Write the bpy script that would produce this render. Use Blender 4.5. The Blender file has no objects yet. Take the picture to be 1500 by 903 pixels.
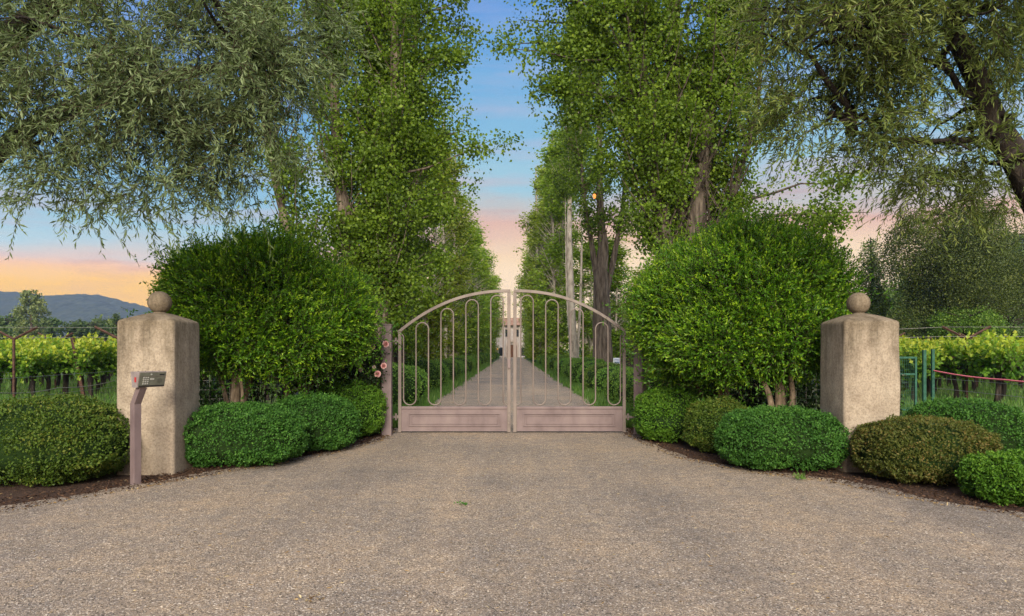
import bpy, math
import numpy as np
from mathutils import Vector, noise as mnoise

rng = np.random.default_rng(7)
R = math.radians
scene = bpy.context.scene
COL = scene.collection

# ------------------------------------------------------------------ helpers
def srgb(r, g, b):
    f = lambda c: (c/255)/12.92 if c/255 <= 0.04045 else (((c/255)+0.055)/1.055)**2.4
    return (f(r), f(g), f(b), 1.0)

def nrm(a):
    return a/np.maximum(np.linalg.norm(a, axis=-1, keepdims=True), 1e-9)

class Geo:
    """collects vertices and faces, links them as ONE mesh object"""
    def __init__(self):
        self.items = []
    def add(self, V, F, mat=0, tint=None, smooth=False):
        V = np.asarray(V, float).reshape(-1, 3)
        F = np.asarray(F, int)
        if len(F) == 0: return self
        t = np.full(len(V), 0.5) if tint is None else np.asarray(tint, float)
        self.items.append((V, F, mat, t, smooth))
        return self
    def box(self, c, s, rz=0, mat=0, axes=None):
        x, y, z = [d/2 for d in s]
        V = np.array([[-x,-y,-z],[x,-y,-z],[x,y,-z],[-x,y,-z],[-x,-y,z],[x,-y,z],[x,y,z],[-x,y,z]])
        if axes is not None:
            V = V @ np.asarray(axes, float)
        elif rz:
            cs, sn = math.cos(rz), math.sin(rz)
            V = V @ np.array([[cs,sn,0],[-sn,cs,0],[0,0,1]])
        F = [[0,3,2,1],[4,5,6,7],[0,1,5,4],[1,2,6,5],[2,3,7,6],[3,0,4,7]]
        return self.add(V+np.asarray(c, float), F, mat)
    def prism(self, poly, y0, y1, mat=0):
        """poly: list of (x,z) counter-clockwise seen from -y, pushed from y0 to y1"""
        n = len(poly)
        V = [(p[0], y0, p[1]) for p in poly]+[(p[0], y1, p[1]) for p in poly]
        self.add(V, [list(range(n))], mat)
        self.add(V, [list(range(2*n-1, n-1, -1))], mat)
        self.add(V, [[i, i+n, (i+1) % n+n, (i+1) % n] for i in range(n)], mat)
        return self
    def build(self, name, mats, parent=None, bevel=0):
        me = bpy.data.meshes.new(name)
        off = 0; vs = []; li = []; ls = []; mi = []; sm = []; ti = []; nl = 0
        for V, F, m, t, s in self.items:
            vs.append(V); ti.append(t)
            k = F.shape[1]
            li.append((F+off).ravel())
            ls.append(nl+np.arange(len(F))*k); nl += F.size
            mi.append(np.full(len(F), m)); sm.append(np.full(len(F), s))
            off += len(V)
        vs = np.concatenate(vs); li = np.concatenate(li); ls = np.concatenate(ls)
        mi = np.concatenate(mi); sm = np.concatenate(sm); ti = np.concatenate(ti)
        me.vertices.add(len(vs)); me.vertices.foreach_set('co', vs.astype(np.float32).ravel())
        me.loops.add(len(li)); me.loops.foreach_set('vertex_index', li.astype(np.int32))
        me.polygons.add(len(ls)); me.polygons.foreach_set('loop_start', ls.astype(np.int32))
        me.polygons.foreach_set('material_index', mi.astype(np.int32))
        me.polygons.foreach_set('use_smooth', sm.astype(bool))
        a = me.attributes.new('tint', 'FLOAT', 'POINT'); a.data.foreach_set('value', ti.astype(np.float32))
        me.update(calc_edges=True)
        for m in (mats if isinstance(mats, (list, tuple)) else [mats]):
            me.materials.append(m)
        o = bpy.data.objects.new(name, me); COL.objects.link(o)
        if parent: o.parent = parent
        if bevel:
            b = o.modifiers.new('bevel', 'BEVEL'); b.width = bevel; b.segments = 2; b.limit_method = 'ANGLE'
        return o

def tubes(P, r, segs=5):
    """P (n,k,3) polylines, r (n,k) radii -> V, F"""
    P = np.asarray(P, float); r = np.asarray(r, float)
    n, k, _ = P.shape
    T = nrm(np.gradient(P, axis=1))
    ref = np.where(np.abs(T[..., 2:3]) > 0.8, np.array([1.0, 0, 0]), np.array([0, 0, 1.0]))
    A = nrm(np.cross(T, ref)); B = np.cross(T, A)
    ang = np.arange(segs)*2*math.pi/segs
    V = P[:, :, None, :]+r[:, :, None, None]*(A[:, :, None, :]*np.cos(ang)[None, None, :, None]+B[:, :, None, :]*np.sin(ang)[None, None, :, None])
    idx = np.arange(n*k*segs).reshape(n, k, segs)
    a = idx[:, :-1]; b = idx[:, 1:]
    F = np.stack([a, np.roll(a, -1, 2), np.roll(b, -1, 2), b], -1).reshape(-1, 4)
    return V.reshape(-1, 3), F

def tube1(path, radii, segs=12, rough=0.0, seed=0, sub=6):
    """one bark-rough tube through the points"""
    path = np.asarray(path, float); radii = np.asarray(radii, float)
    t = np.linspace(0, len(path)-1, (len(path)-1)*sub+1)
    i = np.minimum(t.astype(int), len(path)-2); f = (t-i)[:, None]
    p0 = path[np.maximum(i-1, 0)]; p1 = path[i]; p2 = path[i+1]; p3 = path[np.minimum(i+2, len(path)-1)]
    P = 0.5*((2*p1)+(-p0+p2)*f+(2*p0-5*p1+4*p2-p3)*f**2+(-p0+3*p1-3*p2+p3)*f**3)
    r = np.interp(t, np.arange(len(path)), radii)
    V, F = tubes(P[None], r[None], segs)
    if rough:
        C = np.repeat(P, segs, 0); D = V-C
        ph = np.arange(len(V)) % segs
        for q in range(len(V)):
            a = ph[q]/segs*2*math.pi
            h = mnoise.noise(Vector((math.cos(a)*2.6+seed, math.sin(a)*2.6, V[q, 2]*0.9)))+0.5*mnoise.noise(Vector((math.cos(a)*6+seed, math.sin(a)*6, V[q, 2]*3)))
            V[q] = C[q]+D[q]*(1+rough*h)
    return V, F

def unit(n, r=None):
    r = r or rng
    return nrm(r.normal(size=(n, 3)))

def leaves(P, D, L, W, r=None, fold=0.12, bend=0.1, mid=0.45):
    r = r or rng
    n = len(P); D = nrm(D)
    L = np.broadcast_to(L, (n,))[:, None]; W = np.broadcast_to(W, (n,))[:, None]
    S = nrm(np.cross(D, unit(n, r))); N = np.cross(S, D)
    m = P+D*L*mid+N*W*fold
    tip = P+D*L-N*L*bend
    V = np.stack([P, m+S*W/2, tip, m-S*W/2], 1).reshape(-1, 3)
    return V, np.arange(4*n).reshape(n, 4)

# ------------------------------------------------------------------ naming
def tag(o, label, cat, group=None, kind=None):
    if label: o['label'] = label
    if cat: o['category'] = cat
    if group: o['group'] = group
    if kind: o['kind'] = kind
    return o

def struct(o, label=None, kind='structure'):
    o['kind'] = kind
    if label: o['label'] = label
    return o

def thing(name, label, cat, loc=(0, 0, 0), rz=0, group=None):
    o = bpy.data.objects.new(name, None); COL.objects.link(o)
    o.empty_display_size = 0.2
    o.location = loc; o.rotation_euler = (0, 0, rz)
    return tag(o, label, cat, group)

def dup(root, loc, rz=0, s=1.0, label=None, group=None):
    kids = [k for k in KIDS[root.name]] if root.name in KIDS else []
    c = root.copy(); COL.objects.link(c)
    c.location = loc; c.rotation_euler = (0, 0, rz); c.scale = s if isinstance(s, tuple) else (s, s, s)
    if label: c['label'] = label
    if group: c['group'] = group
    for k in kids:
        d = k.copy(); COL.objects.link(d); d.parent = c
    return c
KIDS = {}

ORD = ['first', 'second', 'third', 'fourth', 'fifth', 'sixth', 'seventh', 'eighth', 'ninth', 'tenth',
       'eleventh', 'twelfth', 'thirteenth', 'fourteenth']

# ------------------------------------------------------------------ materials
def mat(name):
    m = bpy.data.materials.new(name); m.use_nodes = True
    nt = m.node_tree; nt.nodes.clear()
    out = nt.nodes.new('ShaderNodeOutputMaterial')
    return m, nt, out

def N(nt, t, **kw):
    n = nt.nodes.new(t)
    for k, v in kw.items():
        if k in n.inputs: n.inputs[k].default_value = v
        else: setattr(n, k, v)
    return n

def ramp(nt, stops, interp='LINEAR'):
    n = nt.nodes.new('ShaderNodeValToRGB'); cr = n.color_ramp; cr.interpolation = interp
    while len(cr.elements) < len(stops): cr.elements.new(0.5)
    for e, (p, c) in zip(cr.elements, stops):
        e.position = p; e.color = c if len(c) == 4 else (*c, 1)
    return n

def leaf_mat(name, c0, c1, c2, trans=0.35, rough=0.5, spec=0.35, objvar=0.0, tcol=1.35):
    """leaf colours run from c0 over c1 to c2 leaf by leaf (age of the leaf)"""
    m, nt, out = mat(name); L = nt.links.new
    at = N(nt, 'ShaderNodeAttribute', attribute_name='tint')
    rp = ramp(nt, [(0.0, c0), (0.55, c1), (1.0, c2)])
    L(at.outputs['Fac'], rp.inputs[0])
    src = rp.outputs[0]
    if objvar:
        oi = N(nt, 'ShaderNodeObjectInfo')
        hs = N(nt, 'ShaderNodeHueSaturation')
        mr = N(nt, 'ShaderNodeMapRange'); mr.inputs['To Min'].default_value = 1-objvar; mr.inputs['To Max'].default_value = 1+objvar
        L(oi.outputs['Random'], mr.inputs['Value']); L(mr.outputs[0], hs.inputs['Value'])
        mr2 = N(nt, 'ShaderNodeMapRange'); mr2.inputs['To Min'].default_value = 0.485; mr2.inputs['To Max'].default_value = 0.515
        L(oi.outputs['Random'], mr2.inputs['Value']); L(mr2.outputs[0], hs.inputs['Hue'])
        L(src, hs.inputs['Color']); src = hs.outputs[0]
    p = N(nt, 'ShaderNodeBsdfPrincipled', Roughness=rough); p.inputs['Specular IOR Level'].default_value = spec
    L(src, p.inputs['Base Color'])
    tr = N(nt, 'ShaderNodeBsdfTranslucent')
    br = N(nt, 'ShaderNodeMixRGB', blend_type='MULTIPLY'); br.inputs[0].default_value = 1; br.inputs[2].default_value = (tcol*1.05, tcol*1.1, tcol*0.6, 1)
    L(src, br.inputs[1]); L(br.outputs[0], tr.inputs[0])
    mx = N(nt, 'ShaderNodeMixShader'); mx.inputs[0].default_value = trans
    L(p.outputs[0], mx.inputs[1]); L(tr.outputs[0], mx.inputs[2]); L(mx.outputs[0], out.inputs[0])
    return m

def noisy_mat(name, stops, scale=(8, 8, 8), detail=6, rough=0.8, bump=0.2, bdist=0.02, metal=0.0, bscale=None, nrough=0.6, spec=0.3):
    m, nt, out = mat(name); L = nt.links.new
    tc = N(nt, 'ShaderNodeTexCoord')
    mp = N(nt, 'ShaderNodeMapping'); mp.inputs['Scale'].default_value = scale
    L(tc.outputs['Object'], mp.inputs[0])
    nz = N(nt, 'ShaderNodeTexNoise', Scale=1.0, Detail=detail, Roughness=nrough); L(mp.outputs[0], nz.inputs[0])
    rp = ramp(nt, stops); L(nz.outputs[0], rp.inputs[0])
    p = N(nt, 'ShaderNodeBsdfPrincipled', Roughness=rough, Metallic=metal); p.inputs['Specular IOR Level'].default_value = spec
    L(rp.outputs[0], p.inputs['Base Color'])
    if bump:
        b = N(nt, 'ShaderNodeBump', Strength=bump, Distance=bdist)
        if bscale:
            mp2 = N(nt, 'ShaderNodeMapping'); mp2.inputs['Scale'].default_value = bscale; L(tc.outputs['Object'], mp2.inputs[0])
            n2 = N(nt, 'ShaderNodeTexNoise', Scale=1.0, Detail=6, Roughness=0.65); L(mp2.outputs[0], n2.inputs[0]); L(n2.outputs[0], b.inputs['Height'])
        else:
            L(nz.outputs[0], b.inputs['Height'])
        L(b.outputs[0], p.inputs['Normal'])
    L(p.outputs[0], out.inputs[0])
    return m

def flat_mat(name, c, rough=0.6, metal=0.0, emit=None, es=0):
    m, nt, out = mat(name)
    p = N(nt, 'ShaderNodeBsdfPrincipled', Roughness=rough, Metallic=metal)
    p.inputs['Base Color'].default_value = c
    if rough > 0.8: p.inputs['Specular IOR Level'].default_value = 0.08
    if emit:
        p.inputs['Emission Color'].default_value = emit; p.inputs['Emission Strength'].default_value = es
    nt.links.new(p.outputs[0], out.inputs[0])
    return m

def gravel_mat():
    m, nt, out = mat('gravel'); L = nt.links.new
    g = N(nt, 'ShaderNodeTexCoord')
    def vor(s, rnd=1.0):
        v = N(nt, 'ShaderNodeTexVoronoi', Scale=s); v.voronoi_dimensions = '3D'
        mp = N(nt, 'ShaderNodeMapping'); L(g.outputs['Object'], mp.inputs[0])
        dn = N(nt, 'ShaderNodeTexNoise', Scale=s*0.8, Detail=2); L(g.outputs['Object'], dn.inputs[0])
        ad = N(nt, 'ShaderNodeVectorMath', operation='MULTIPLY_ADD'); ad.inputs[1].default_value = (0.5/s,)*3
        L(dn.outputs['Color'], ad.inputs[0]); L(mp.outputs[0], ad.inputs[2]); L(ad.outputs[0], v.inputs['Vector'])
        return v
    v1 = vor(100); v2 = vor(190)
    sep1 = N(nt, 'ShaderNodeSeparateColor'); L(v1.outputs['Color'], sep1.inputs[0])
    sep2 = N(nt, 'ShaderNodeSeparateColor'); L(v2.outputs['Color'], sep2.inputs[0])
    stones = [(0.0, (0.055, 0.048, 0.042)), (0.18, (0.165, 0.135, 0.108)), (0.42, (0.265, 0.213, 0.160)), (0.62, (0.24, 0.215, 0.195)), (0.8, (0.345, 0.277, 0.208)), (0.93, (0.455, 0.40, 0.335)), (1.0, (0.68, 0.63, 0.56))]
    r1 = ramp(nt, stones); L(sep1.outputs[0], r1.inputs[0])
    r2 = ramp(nt, stones); L(sep2.outputs[1], r2.inputs[0])
    sel = N(nt, 'ShaderNodeMath', operation='GREATER_THAN'); sel.inputs[1].default_value = 0.5; L(sep1.outputs[2], sel.inputs[0])
    mx = N(nt, 'ShaderNodeMixRGB'); L(sel.outputs[0], mx.inputs[0]); L(r1.outputs[0], mx.inputs[1]); L(r2.outputs[0], mx.inputs[2])
    # broad uneven patches of greyer and tanner tone
    big = N(nt, 'ShaderNodeTexNoise', Scale=0.55, Detail=5, Roughness=0.6); L(g.outputs['Object'], big.inputs[0])
    rb = ramp(nt, [(0.3, (0.74, 0.75, 0.79)), (0.5, (1.0, 0.975, 0.945)), (0.7, (1.2, 1.11, 0.98))]); L(big.outputs[0], rb.inputs[0])
    mu = N(nt, 'ShaderNodeMixRGB', blend_type='MULTIPLY'); mu.inputs[0].default_value = 1; L(mx.outputs[0], mu.inputs[1]); L(rb.outputs[0], mu.inputs[2])
    mid = N(nt, 'ShaderNodeTexNoise', Scale=7, Detail=4, Roughness=0.7); L(g.outputs['Object'], mid.inputs[0])
    rm = ramp(nt, [(0.32, (0.80, 0.80, 0.83)), (0.5, (1.0, 0.98, 0.96)), (0.68, (1.16, 1.10, 1.0))]); L(mid.outputs[0], rm.inputs[0])
    mu2 = N(nt, 'ShaderNodeMixRGB', blend_type='MULTIPLY'); mu2.inputs[0].default_value = 1; L(mu.outputs[0], mu2.inputs[1]); L(rm.outputs[0], mu2.inputs[2])
    # faint worn lines where wheels have pressed the fines to the top
    mt = N(nt, 'ShaderNodeMapping'); mt.inputs['Scale'].default_value = (1.5, 0.09, 1); L(g.outputs['Object'], mt.inputs[0])
    tn = N(nt, 'ShaderNodeTexNoise', Scale=1.0, Detail=3, Roughness=0.5); L(mt.outputs[0], tn.inputs[0])
    tr_ = ramp(nt, [(0.38, (0.90, 0.90, 0.91)), (0.52, (1.0, 1.0, 1.0)), (0.64, (1.10, 1.075, 1.04))]); L(tn.outputs[0], tr_.inputs[0])
    mu3 = N(nt, 'ShaderNodeMixRGB', blend_type='MULTIPLY'); mu3.inputs[0].default_value = 1; L(mu2.outputs[0], mu3.inputs[1]); L(tr_.outputs[0], mu3.inputs[2])
    p = N(nt, 'ShaderNodeBsdfPrincipled', Roughness=0.85); p.inputs['Specular IOR Level'].default_value = 0.25
    L(mu3.outputs[0], p.inputs['Base Color'])
    hm = N(nt, 'ShaderNodeMath', operation='MULTIPLY_ADD'); hm.inputs[1].default_value = -1.0
    L(v1.outputs['Distance'], hm.inputs[0]); 
    s2 = N(nt, 'ShaderNodeMath', operation='MULTIPLY'); s2.inputs[1].default_value = -0.6; L(v2.outputs['Distance'], s2.inputs[0]); L(s2.outputs[0], hm.inputs[2])
    b = N(nt, 'ShaderNodeBump', Strength=0.75, Distance=0.012); L(hm.outputs[0], b.inputs['Height']); L(b.outputs[0], p.inputs['Normal'])
    L(p.outputs[0], out.inputs[0])
    return m

def stucco_mat():
    m, nt, out = mat('old_stucco'); L = nt.links.new
    g = N(nt, 'ShaderNodeTexCoord')
    def nz(scale, detail=6, rough=0.65, s=(1, 1, 1)):
        mp = N(nt, 'ShaderNodeMapping'); mp.inputs['Scale'].default_value = s; L(g.outputs['Object'], mp.inputs[0])
        n = N(nt, 'ShaderNodeTexNoise', Scale=scale, Detail=detail, Roughness=rough); L(mp.outputs[0], n.inputs[0]); return n
    n1 = nz(3.2); base = ramp(nt, [(0.3, (0.25, 0.20, 0.15)), (0.5, (0.335, 0.275, 0.208)), (0.72, (0.41, 0.345, 0.265))]); L(n1.outputs[0], base.inputs[0])
    # weather streaks run down from the top
    n2 = nz(5.5, 7, 0.7, (1, 1, 0.16)); st = ramp(nt, [(0.44, (0, 0, 0)), (0.66, (1, 1, 1))]); L(n2.outputs[0], st.inputs[0])
    sx = N(nt, 'ShaderNodeSeparateXYZ'); L(g.outputs['Object'], sx.inputs[0])
    n5 = nz(2.4, 4); wob = N(nt, 'ShaderNodeMath', operation='MULTIPLY_ADD'); wob.inputs[1].default_value = 0.9; L(n5.outputs[0], wob.inputs[0]); L(sx.outputs[2], wob.inputs[2])
    mz = N(nt, 'ShaderNodeMapRange'); mz.inputs['From Min'].default_value = 1.25; mz.inputs['From Max'].default_value = 2.4; mz.inputs['To Min'].default_value = 0.12; L(wob.outputs[0], mz.inputs[0])
    ml = N(nt, 'ShaderNodeMath', operation='MULTIPLY'); L(st.outputs[0], ml.inputs[0]); L(mz.outputs[0], ml.inputs[1])
    mx = N(nt, 'ShaderNodeMixRGB'); mx.inputs[2].default_value = (0.07, 0.055, 0.037, 1); L(ml.outputs[0], mx.inputs[0]); L(base.outputs[0], mx.inputs[1])
    # lichen film on the cap
    cp = N(nt, 'ShaderNodeMapRange'); cp.inputs['From Min'].default_value = 1.95; cp.inputs['From Max'].default_value = 2.35; cp.inputs['To Max'].default_value = 0.6; L(wob.outputs[0], cp.inputs[0])
    mx2 = N(nt, 'ShaderNodeMixRGB'); mx2.inputs[2].default_value = (0.13, 0.10, 0.065, 1); L(cp.outputs[0], mx2.inputs[0]); L(mx.outputs[0], mx2.inputs[1])
    bs = N(nt, 'ShaderNodeMapRange'); bs.inputs['From Min'].default_value = 1.3; bs.inputs['From Max'].default_value = 0.45; bs.inputs['To Max'].default_value = 0.5; L(wob.outputs[0], bs.inputs[0])
    mxb = N(nt, 'ShaderNodeMixRGB'); mxb.inputs[2].default_value = (0.17, 0.125, 0.092, 1); L(bs.outputs[0], mxb.inputs[0]); L(mx2.outputs[0], mxb.inputs[1]); mx2 = mxb
    n3 = nz(45, 4); sp = ramp(nt, [(0.36, (0.72, 0.70, 0.68)), (0.55, (1.0, 1.0, 1.0)), (0.7, (1.1, 1.09, 1.07))]); L(n3.outputs[0], sp.inputs[0])
    mu = N(nt, 'ShaderNodeMixRGB', blend_type='MULTIPLY'); mu.inputs[0].default_value = 1; L(mx2.outputs[0], mu.inputs[1]); L(sp.outputs[0], mu.inputs[2])
    p = N(nt, 'ShaderNodeBsdfPrincipled', Roughness=0.92); p.inputs['Specular IOR Level'].default_value = 0.15; L(mu.outputs[0], p.inputs['Base Color'])
    n4 = nz(70, 5); b = N(nt, 'ShaderNodeBump', Strength=0.45, Distance=0.012); L(n4.outputs[0], b.inputs['Height']); L(b.outputs[0], p.inputs['Normal'])
    L(p.outputs[0], out.inputs[0])
    return m

M = {}
M['gravel'] = gravel_mat()
M['stucco'] = stucco_mat()
M['grass_ground'] = noisy_mat('grass_ground', [(0.3, (0.035, 0.055, 0.014)), (0.5, (0.06, 0.10, 0.02)), (0.68, (0.10, 0.13, 0.035)), (0.8, (0.16, 0.13, 0.07))], (0.9, 0.9, 0.9), bump=0.6, bdist=0.05, bscale=(14, 14, 14))
M['mulch'] = noisy_mat('mulch', [(0.3, (0.018, 0.010, 0.007)), (0.5, (0.05, 0.026, 0.016)), (0.7, (0.10, 0.055, 0.035))], (30, 30, 30), bump=1.0, bdist=0.03, rough=0.95)
M['soil'] = noisy_mat('soil', [(0.3, (0.06, 0.045, 0.03)), (0.55, (0.13, 0.10, 0.07)), (0.7, (0.07, 0.085, 0.03))], (4, 4, 4), bump=0.8, bdist=0.03, rough=0.95)
M['mauve'] = noisy_mat('mauve_paint', [(0.32, (0.115, 0.082, 0.082)), (0.5, (0.155, 0.113, 0.112)), (0.7, (0.185, 0.139, 0.134))], (3.5, 3.5, 2.0), rough=0.5, bump=0.08, bdist=0.004, bscale=(60, 60, 60), detail=8)
M['bar_paint'] = noisy_mat('bar_paint', [(0.32, (0.12, 0.093, 0.082)), (0.5, (0.165, 0.131, 0.114)), (0.7, (0.20, 0.162, 0.14))], (5, 5, 2.0), rough=0.5, bump=0.08, bdist=0.004, bscale=(60, 60, 60), detail=8)
M['steel'] = noisy_mat('weathered_steel', [(0.3, (0.10, 0.085, 0.08)), (0.6, (0.22, 0.18, 0.16)), (0.75, (0.20, 0.09, 0.05))], (20, 20, 20), rough=0.55, metal=0.5, bump=0.1)
M['box_metal'] = noisy_mat('keypad_metal', [(0.35, (0.105, 0.107, 0.083)), (0.65, (0.145, 0.147, 0.115))], (9, 9, 9), rough=0.45, metal=0.15, bump=0.03)
M['box_side'] = noisy_mat('keypad_side', [(0.35, (0.24, 0.20, 0.20)), (0.65, (0.33, 0.28, 0.275))], (9, 9, 9), rough=0.4, metal=0.3, bump=0.03)
M['black'] = flat_mat('black_plastic', (0.012, 0.012, 0.012, 1), 0.4)
M['key'] = flat_mat('key_buttons', (0.42, 0.42, 0.38, 1), 0.4, 0.3)
M['red'] = flat_mat('red_sticker', (0.35, 0.02, 0.02, 1), 0.5)
M['rust'] = noisy_mat('rust', [(0.3, (0.022, 0.011, 0.008)), (0.5, (0.055, 0.026, 0.018)), (0.7, (0.10, 0.05, 0.033))], (14, 14, 14), rough=0.8, bump=0.3, bdist=0.006)
M['wire'] = flat_mat('wire', (0.22, 0.21, 0.19, 1), 0.5, 0.6)
M['hose'] = flat_mat('drip_hose', (0.16, 0.15, 0.12, 1), 0.6)
M['pink'] = flat_mat('pink_tape', (0.75, 0.16, 0.20, 1), 0.6)
M['green_paint'] = noisy_mat('green_paint', [(0.35, (0.012, 0.055, 0.035)), (0.65, (0.03, 0.105, 0.07))], (9, 9, 9), rough=0.45, bump=0.05)
M['bark_dark'] = noisy_mat('bark_dark', [(0.3, (0.008, 0.006, 0.005)), (0.5, (0.024, 0.018, 0.014)), (0.7, (0.055, 0.043, 0.033))], (16, 16, 3), rough=0.95, bump=1.0, bdist=0.05)
M['bark_grey'] = noisy_mat('bark_grey', [(0.3, (0.035, 0.026, 0.02)), (0.48, (0.12, 0.092, 0.07)), (0.7, (0.25, 0.20, 0.155))], (11, 11, 1.6), rough=0.95, bump=1.0, bdist=0.08)
M['bark_pale'] = noisy_mat('bark_pale', [(0.3, (0.10, 0.08, 0.06)), (0.45, (0.30, 0.26, 0.21)), (0.7, (0.46, 0.41, 0.34))], (6, 6, 2.2), rough=0.9, bump=0.6, bdist=0.03)
M['bark_shrub'] = noisy_mat('bark_shrub', [(0.3, (0.05, 0.035, 0.022)), (0.5, (0.16, 0.115, 0.075)), (0.7, (0.28, 0.215, 0.15))], (22, 22, 5), rough=0.9, bump=0.5, bdist=0.015)
M['bark_poplar'] = noisy_mat('bark_poplar', [(0.3, (0.02, 0.015, 0.011)), (0.5, (0.065, 0.05, 0.038)), (0.7, (0.15, 0.12, 0.09))], (14, 14, 2.2), rough=0.95, bump=0.8, bdist=0.04)
M['twig'] = flat_mat('twig', (0.055, 0.04, 0.028, 1), 0.9)
M['privet'] = leaf_mat('privet_leaf', (0.032, 0.10, 0.005), (0.09, 0.215, 0.008), (0.28, 0.42, 0.02), 0.32, 0.45, 0.3)
M['box_a'] = leaf_mat('boxwood_leaf_green', (0.022, 0.07, 0.010), (0.046, 0.132, 0.018), (0.10, 0.22, 0.034), 0.25, 0.55, 0.2)
M['box_b'] = leaf_mat('boxwood_leaf_light', (0.032, 0.088, 0.007), (0.07, 0.165, 0.012), (0.14, 0.25, 0.024), 0.25, 0.55, 0.2)
M['box_c'] = leaf_mat('boxwood_leaf_olive', (0.034, 0.062, 0.008), (0.072, 0.125, 0.014), (0.16, 0.17, 0.03), 0.25, 0.55, 0.2)
M['box_d'] = leaf_mat('boxwood_leaf_bronze', (0.05, 0.068, 0.012), (0.085, 0.10, 0.018), (0.17, 0.115, 0.035), 0.25, 0.55, 0.2)
M['box_row'] = leaf_mat('boxwood_leaf_row', (0.045, 0.10, 0.014), (0.095, 0.18, 0.024), (0.19, 0.28, 0.05), 0.25, 0.55, 0.2, objvar=0.2)
M['poplar'] = leaf_mat('poplar_leaf', (0.055, 0.10, 0.010), (0.125, 0.20, 0.016), (0.22, 0.30, 0.03), 0.42, 0.48, 0.25, objvar=0.0)
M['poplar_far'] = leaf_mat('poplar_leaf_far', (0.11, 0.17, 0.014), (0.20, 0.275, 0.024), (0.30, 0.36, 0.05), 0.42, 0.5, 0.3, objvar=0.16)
M['willow_l'] = leaf_mat('narrow_leaf_grey', (0.09, 0.13, 0.055), (0.18, 0.235, 0.105), (0.32, 0.38, 0.205), 0.32, 0.5, 0.25)
M['willow_r'] = leaf_mat('narrow_leaf_olive', (0.07, 0.105, 0.022), (0.15, 0.195, 0.044), (0.28, 0.30, 0.085), 0.32, 0.5, 0.25)
M['vine'] = leaf_mat('grape_leaf', (0.06, 0.14, 0.014), (0.14, 0.25, 0.02), (0.36, 0.40, 0.04), 0.42, 0.5, 0.3, objvar=0.1)
M['filler'] = leaf_mat('filler_leaf', (0.010, 0.026, 0.007), (0.020, 0.045, 0.010), (0.05, 0.08, 0.018), 0.2, 0.4, 0.4)
M['rose_leaf'] = leaf_mat('rose_leaf', (0.013, 0.036, 0.009), (0.025, 0.065, 0.014), (0.055, 0.11, 0.025), 0.25, 0.4, 0.4)
M['petal'] = leaf_mat('rose_petal', (0.62, 0.29, 0.31), (0.70, 0.38, 0.39), (0.78, 0.50, 0.49), 0.3, 0.6, 0.2, tcol=1.0)
M['petal_white'] = leaf_mat('pale_petal', (0.6, 0.45, 0.38), (0.7, 0.58, 0.5), (0.8, 0.7, 0.6), 0.3, 0.6, 0.2, tcol=1.0)
M['grass'] = leaf_mat('grass_blade', (0.05, 0.12, 0.018), (0.085, 0.185, 0.03), (0.16, 0.24, 0.06), 0.4, 0.5, 0.3)
M['tree_dark'] = leaf_mat('evergreen_leaf', (0.035, 0.06, 0.012), (0.08, 0.125, 0.022), (0.16, 0.20, 0.04), 0.25, 0.5, 0.3, objvar=0.25)
M['tree_mid'] = leaf_mat('far_leaf', (0.04, 0.08, 0.02), (0.075, 0.13, 0.03), (0.12, 0.18, 0.05), 0.3, 0.5, 0.3, objvar=0.2)
M['tree_pale'] = leaf_mat('pale_leaf', (0.09, 0.13, 0.05), (0.16, 0.20, 0.07), (0.25, 0.28, 0.10), 0.3, 0.5, 0.3)
M['bush_bright'] = leaf_mat('bright_leaf', (0.05, 0.11, 0.014), (0.10, 0.19, 0.02), (0.19, 0.28, 0.04), 0.3, 0.5, 0.3)
M['tree_straw'] = leaf_mat('straw_leaf', (0.16, 0.12, 0.06), (0.28, 0.21, 0.11), (0.40, 0.32, 0.18), 0.3, 0.6, 0.2)
M['litter'] = leaf_mat('dry_leaf', (0.10, 0.06, 0.03), (0.30, 0.20, 0.09), (0.50, 0.42, 0.25), 0.15, 0.7, 0.2)
M['litter_green'] = leaf_mat('fresh_leaf', (0.03, 0.09, 0.012), (0.05, 0.14, 0.02), (0.09, 0.2, 0.03), 0.2, 0.6, 0.2)
M['forest'] = noisy_mat('forest', [(0.3, (0.008, 0.015, 0.007)), (0.5, (0.028, 0.042, 0.016)), (0.62, (0.06, 0.07, 0.03)), (0.75, (0.15, 0.13, 0.07))], (0.09, 0.09, 0.09), detail=10, bump=1.0, bdist=3.0, nrough=0.75)
M['house'] = noisy_mat('house_stucco', [(0.35, (0.40, 0.345, 0.32)), (0.65, (0.50, 0.44, 0.40))], (2, 2, 2), bump=0.1)
M['roof'] = noisy_mat('roof_tile', [(0.35, (0.26, 0.15, 0.12)), (0.65, (0.38, 0.24, 0.20))], (3, 12, 3), bump=0.4)
M['door_wood'] = noisy_mat('door_wood', [(0.35, (0.10, 0.04, 0.02)), (0.65, (0.20, 0.085, 0.04))], (12, 12, 1), bump=0.2)
M['glass_dark'] = flat_mat('window_glass', (0.02, 0.022, 0.025, 1), 0.08)
M['trim'] = flat_mat('stone_trim', (0.42, 0.33, 0.27, 1), 0.7)
M['lamp'] = flat_mat('lit_lamp', (0.6, 0.3, 0.1, 1), 0.5, emit=(1, 0.30, 0.05, 1), es=0.7)
M['sign_white'] = flat_mat('sign_white', (0.62, 0.68, 0.78, 1), 0.4)
M['sign_blue'] = flat_mat('sign_blue', (0.03, 0.08, 0.32, 1), 0.4)
M['wicker'] = flat_mat('pale_cut_wood', (0.55, 0.45, 0.30, 1), 0.8)

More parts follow.
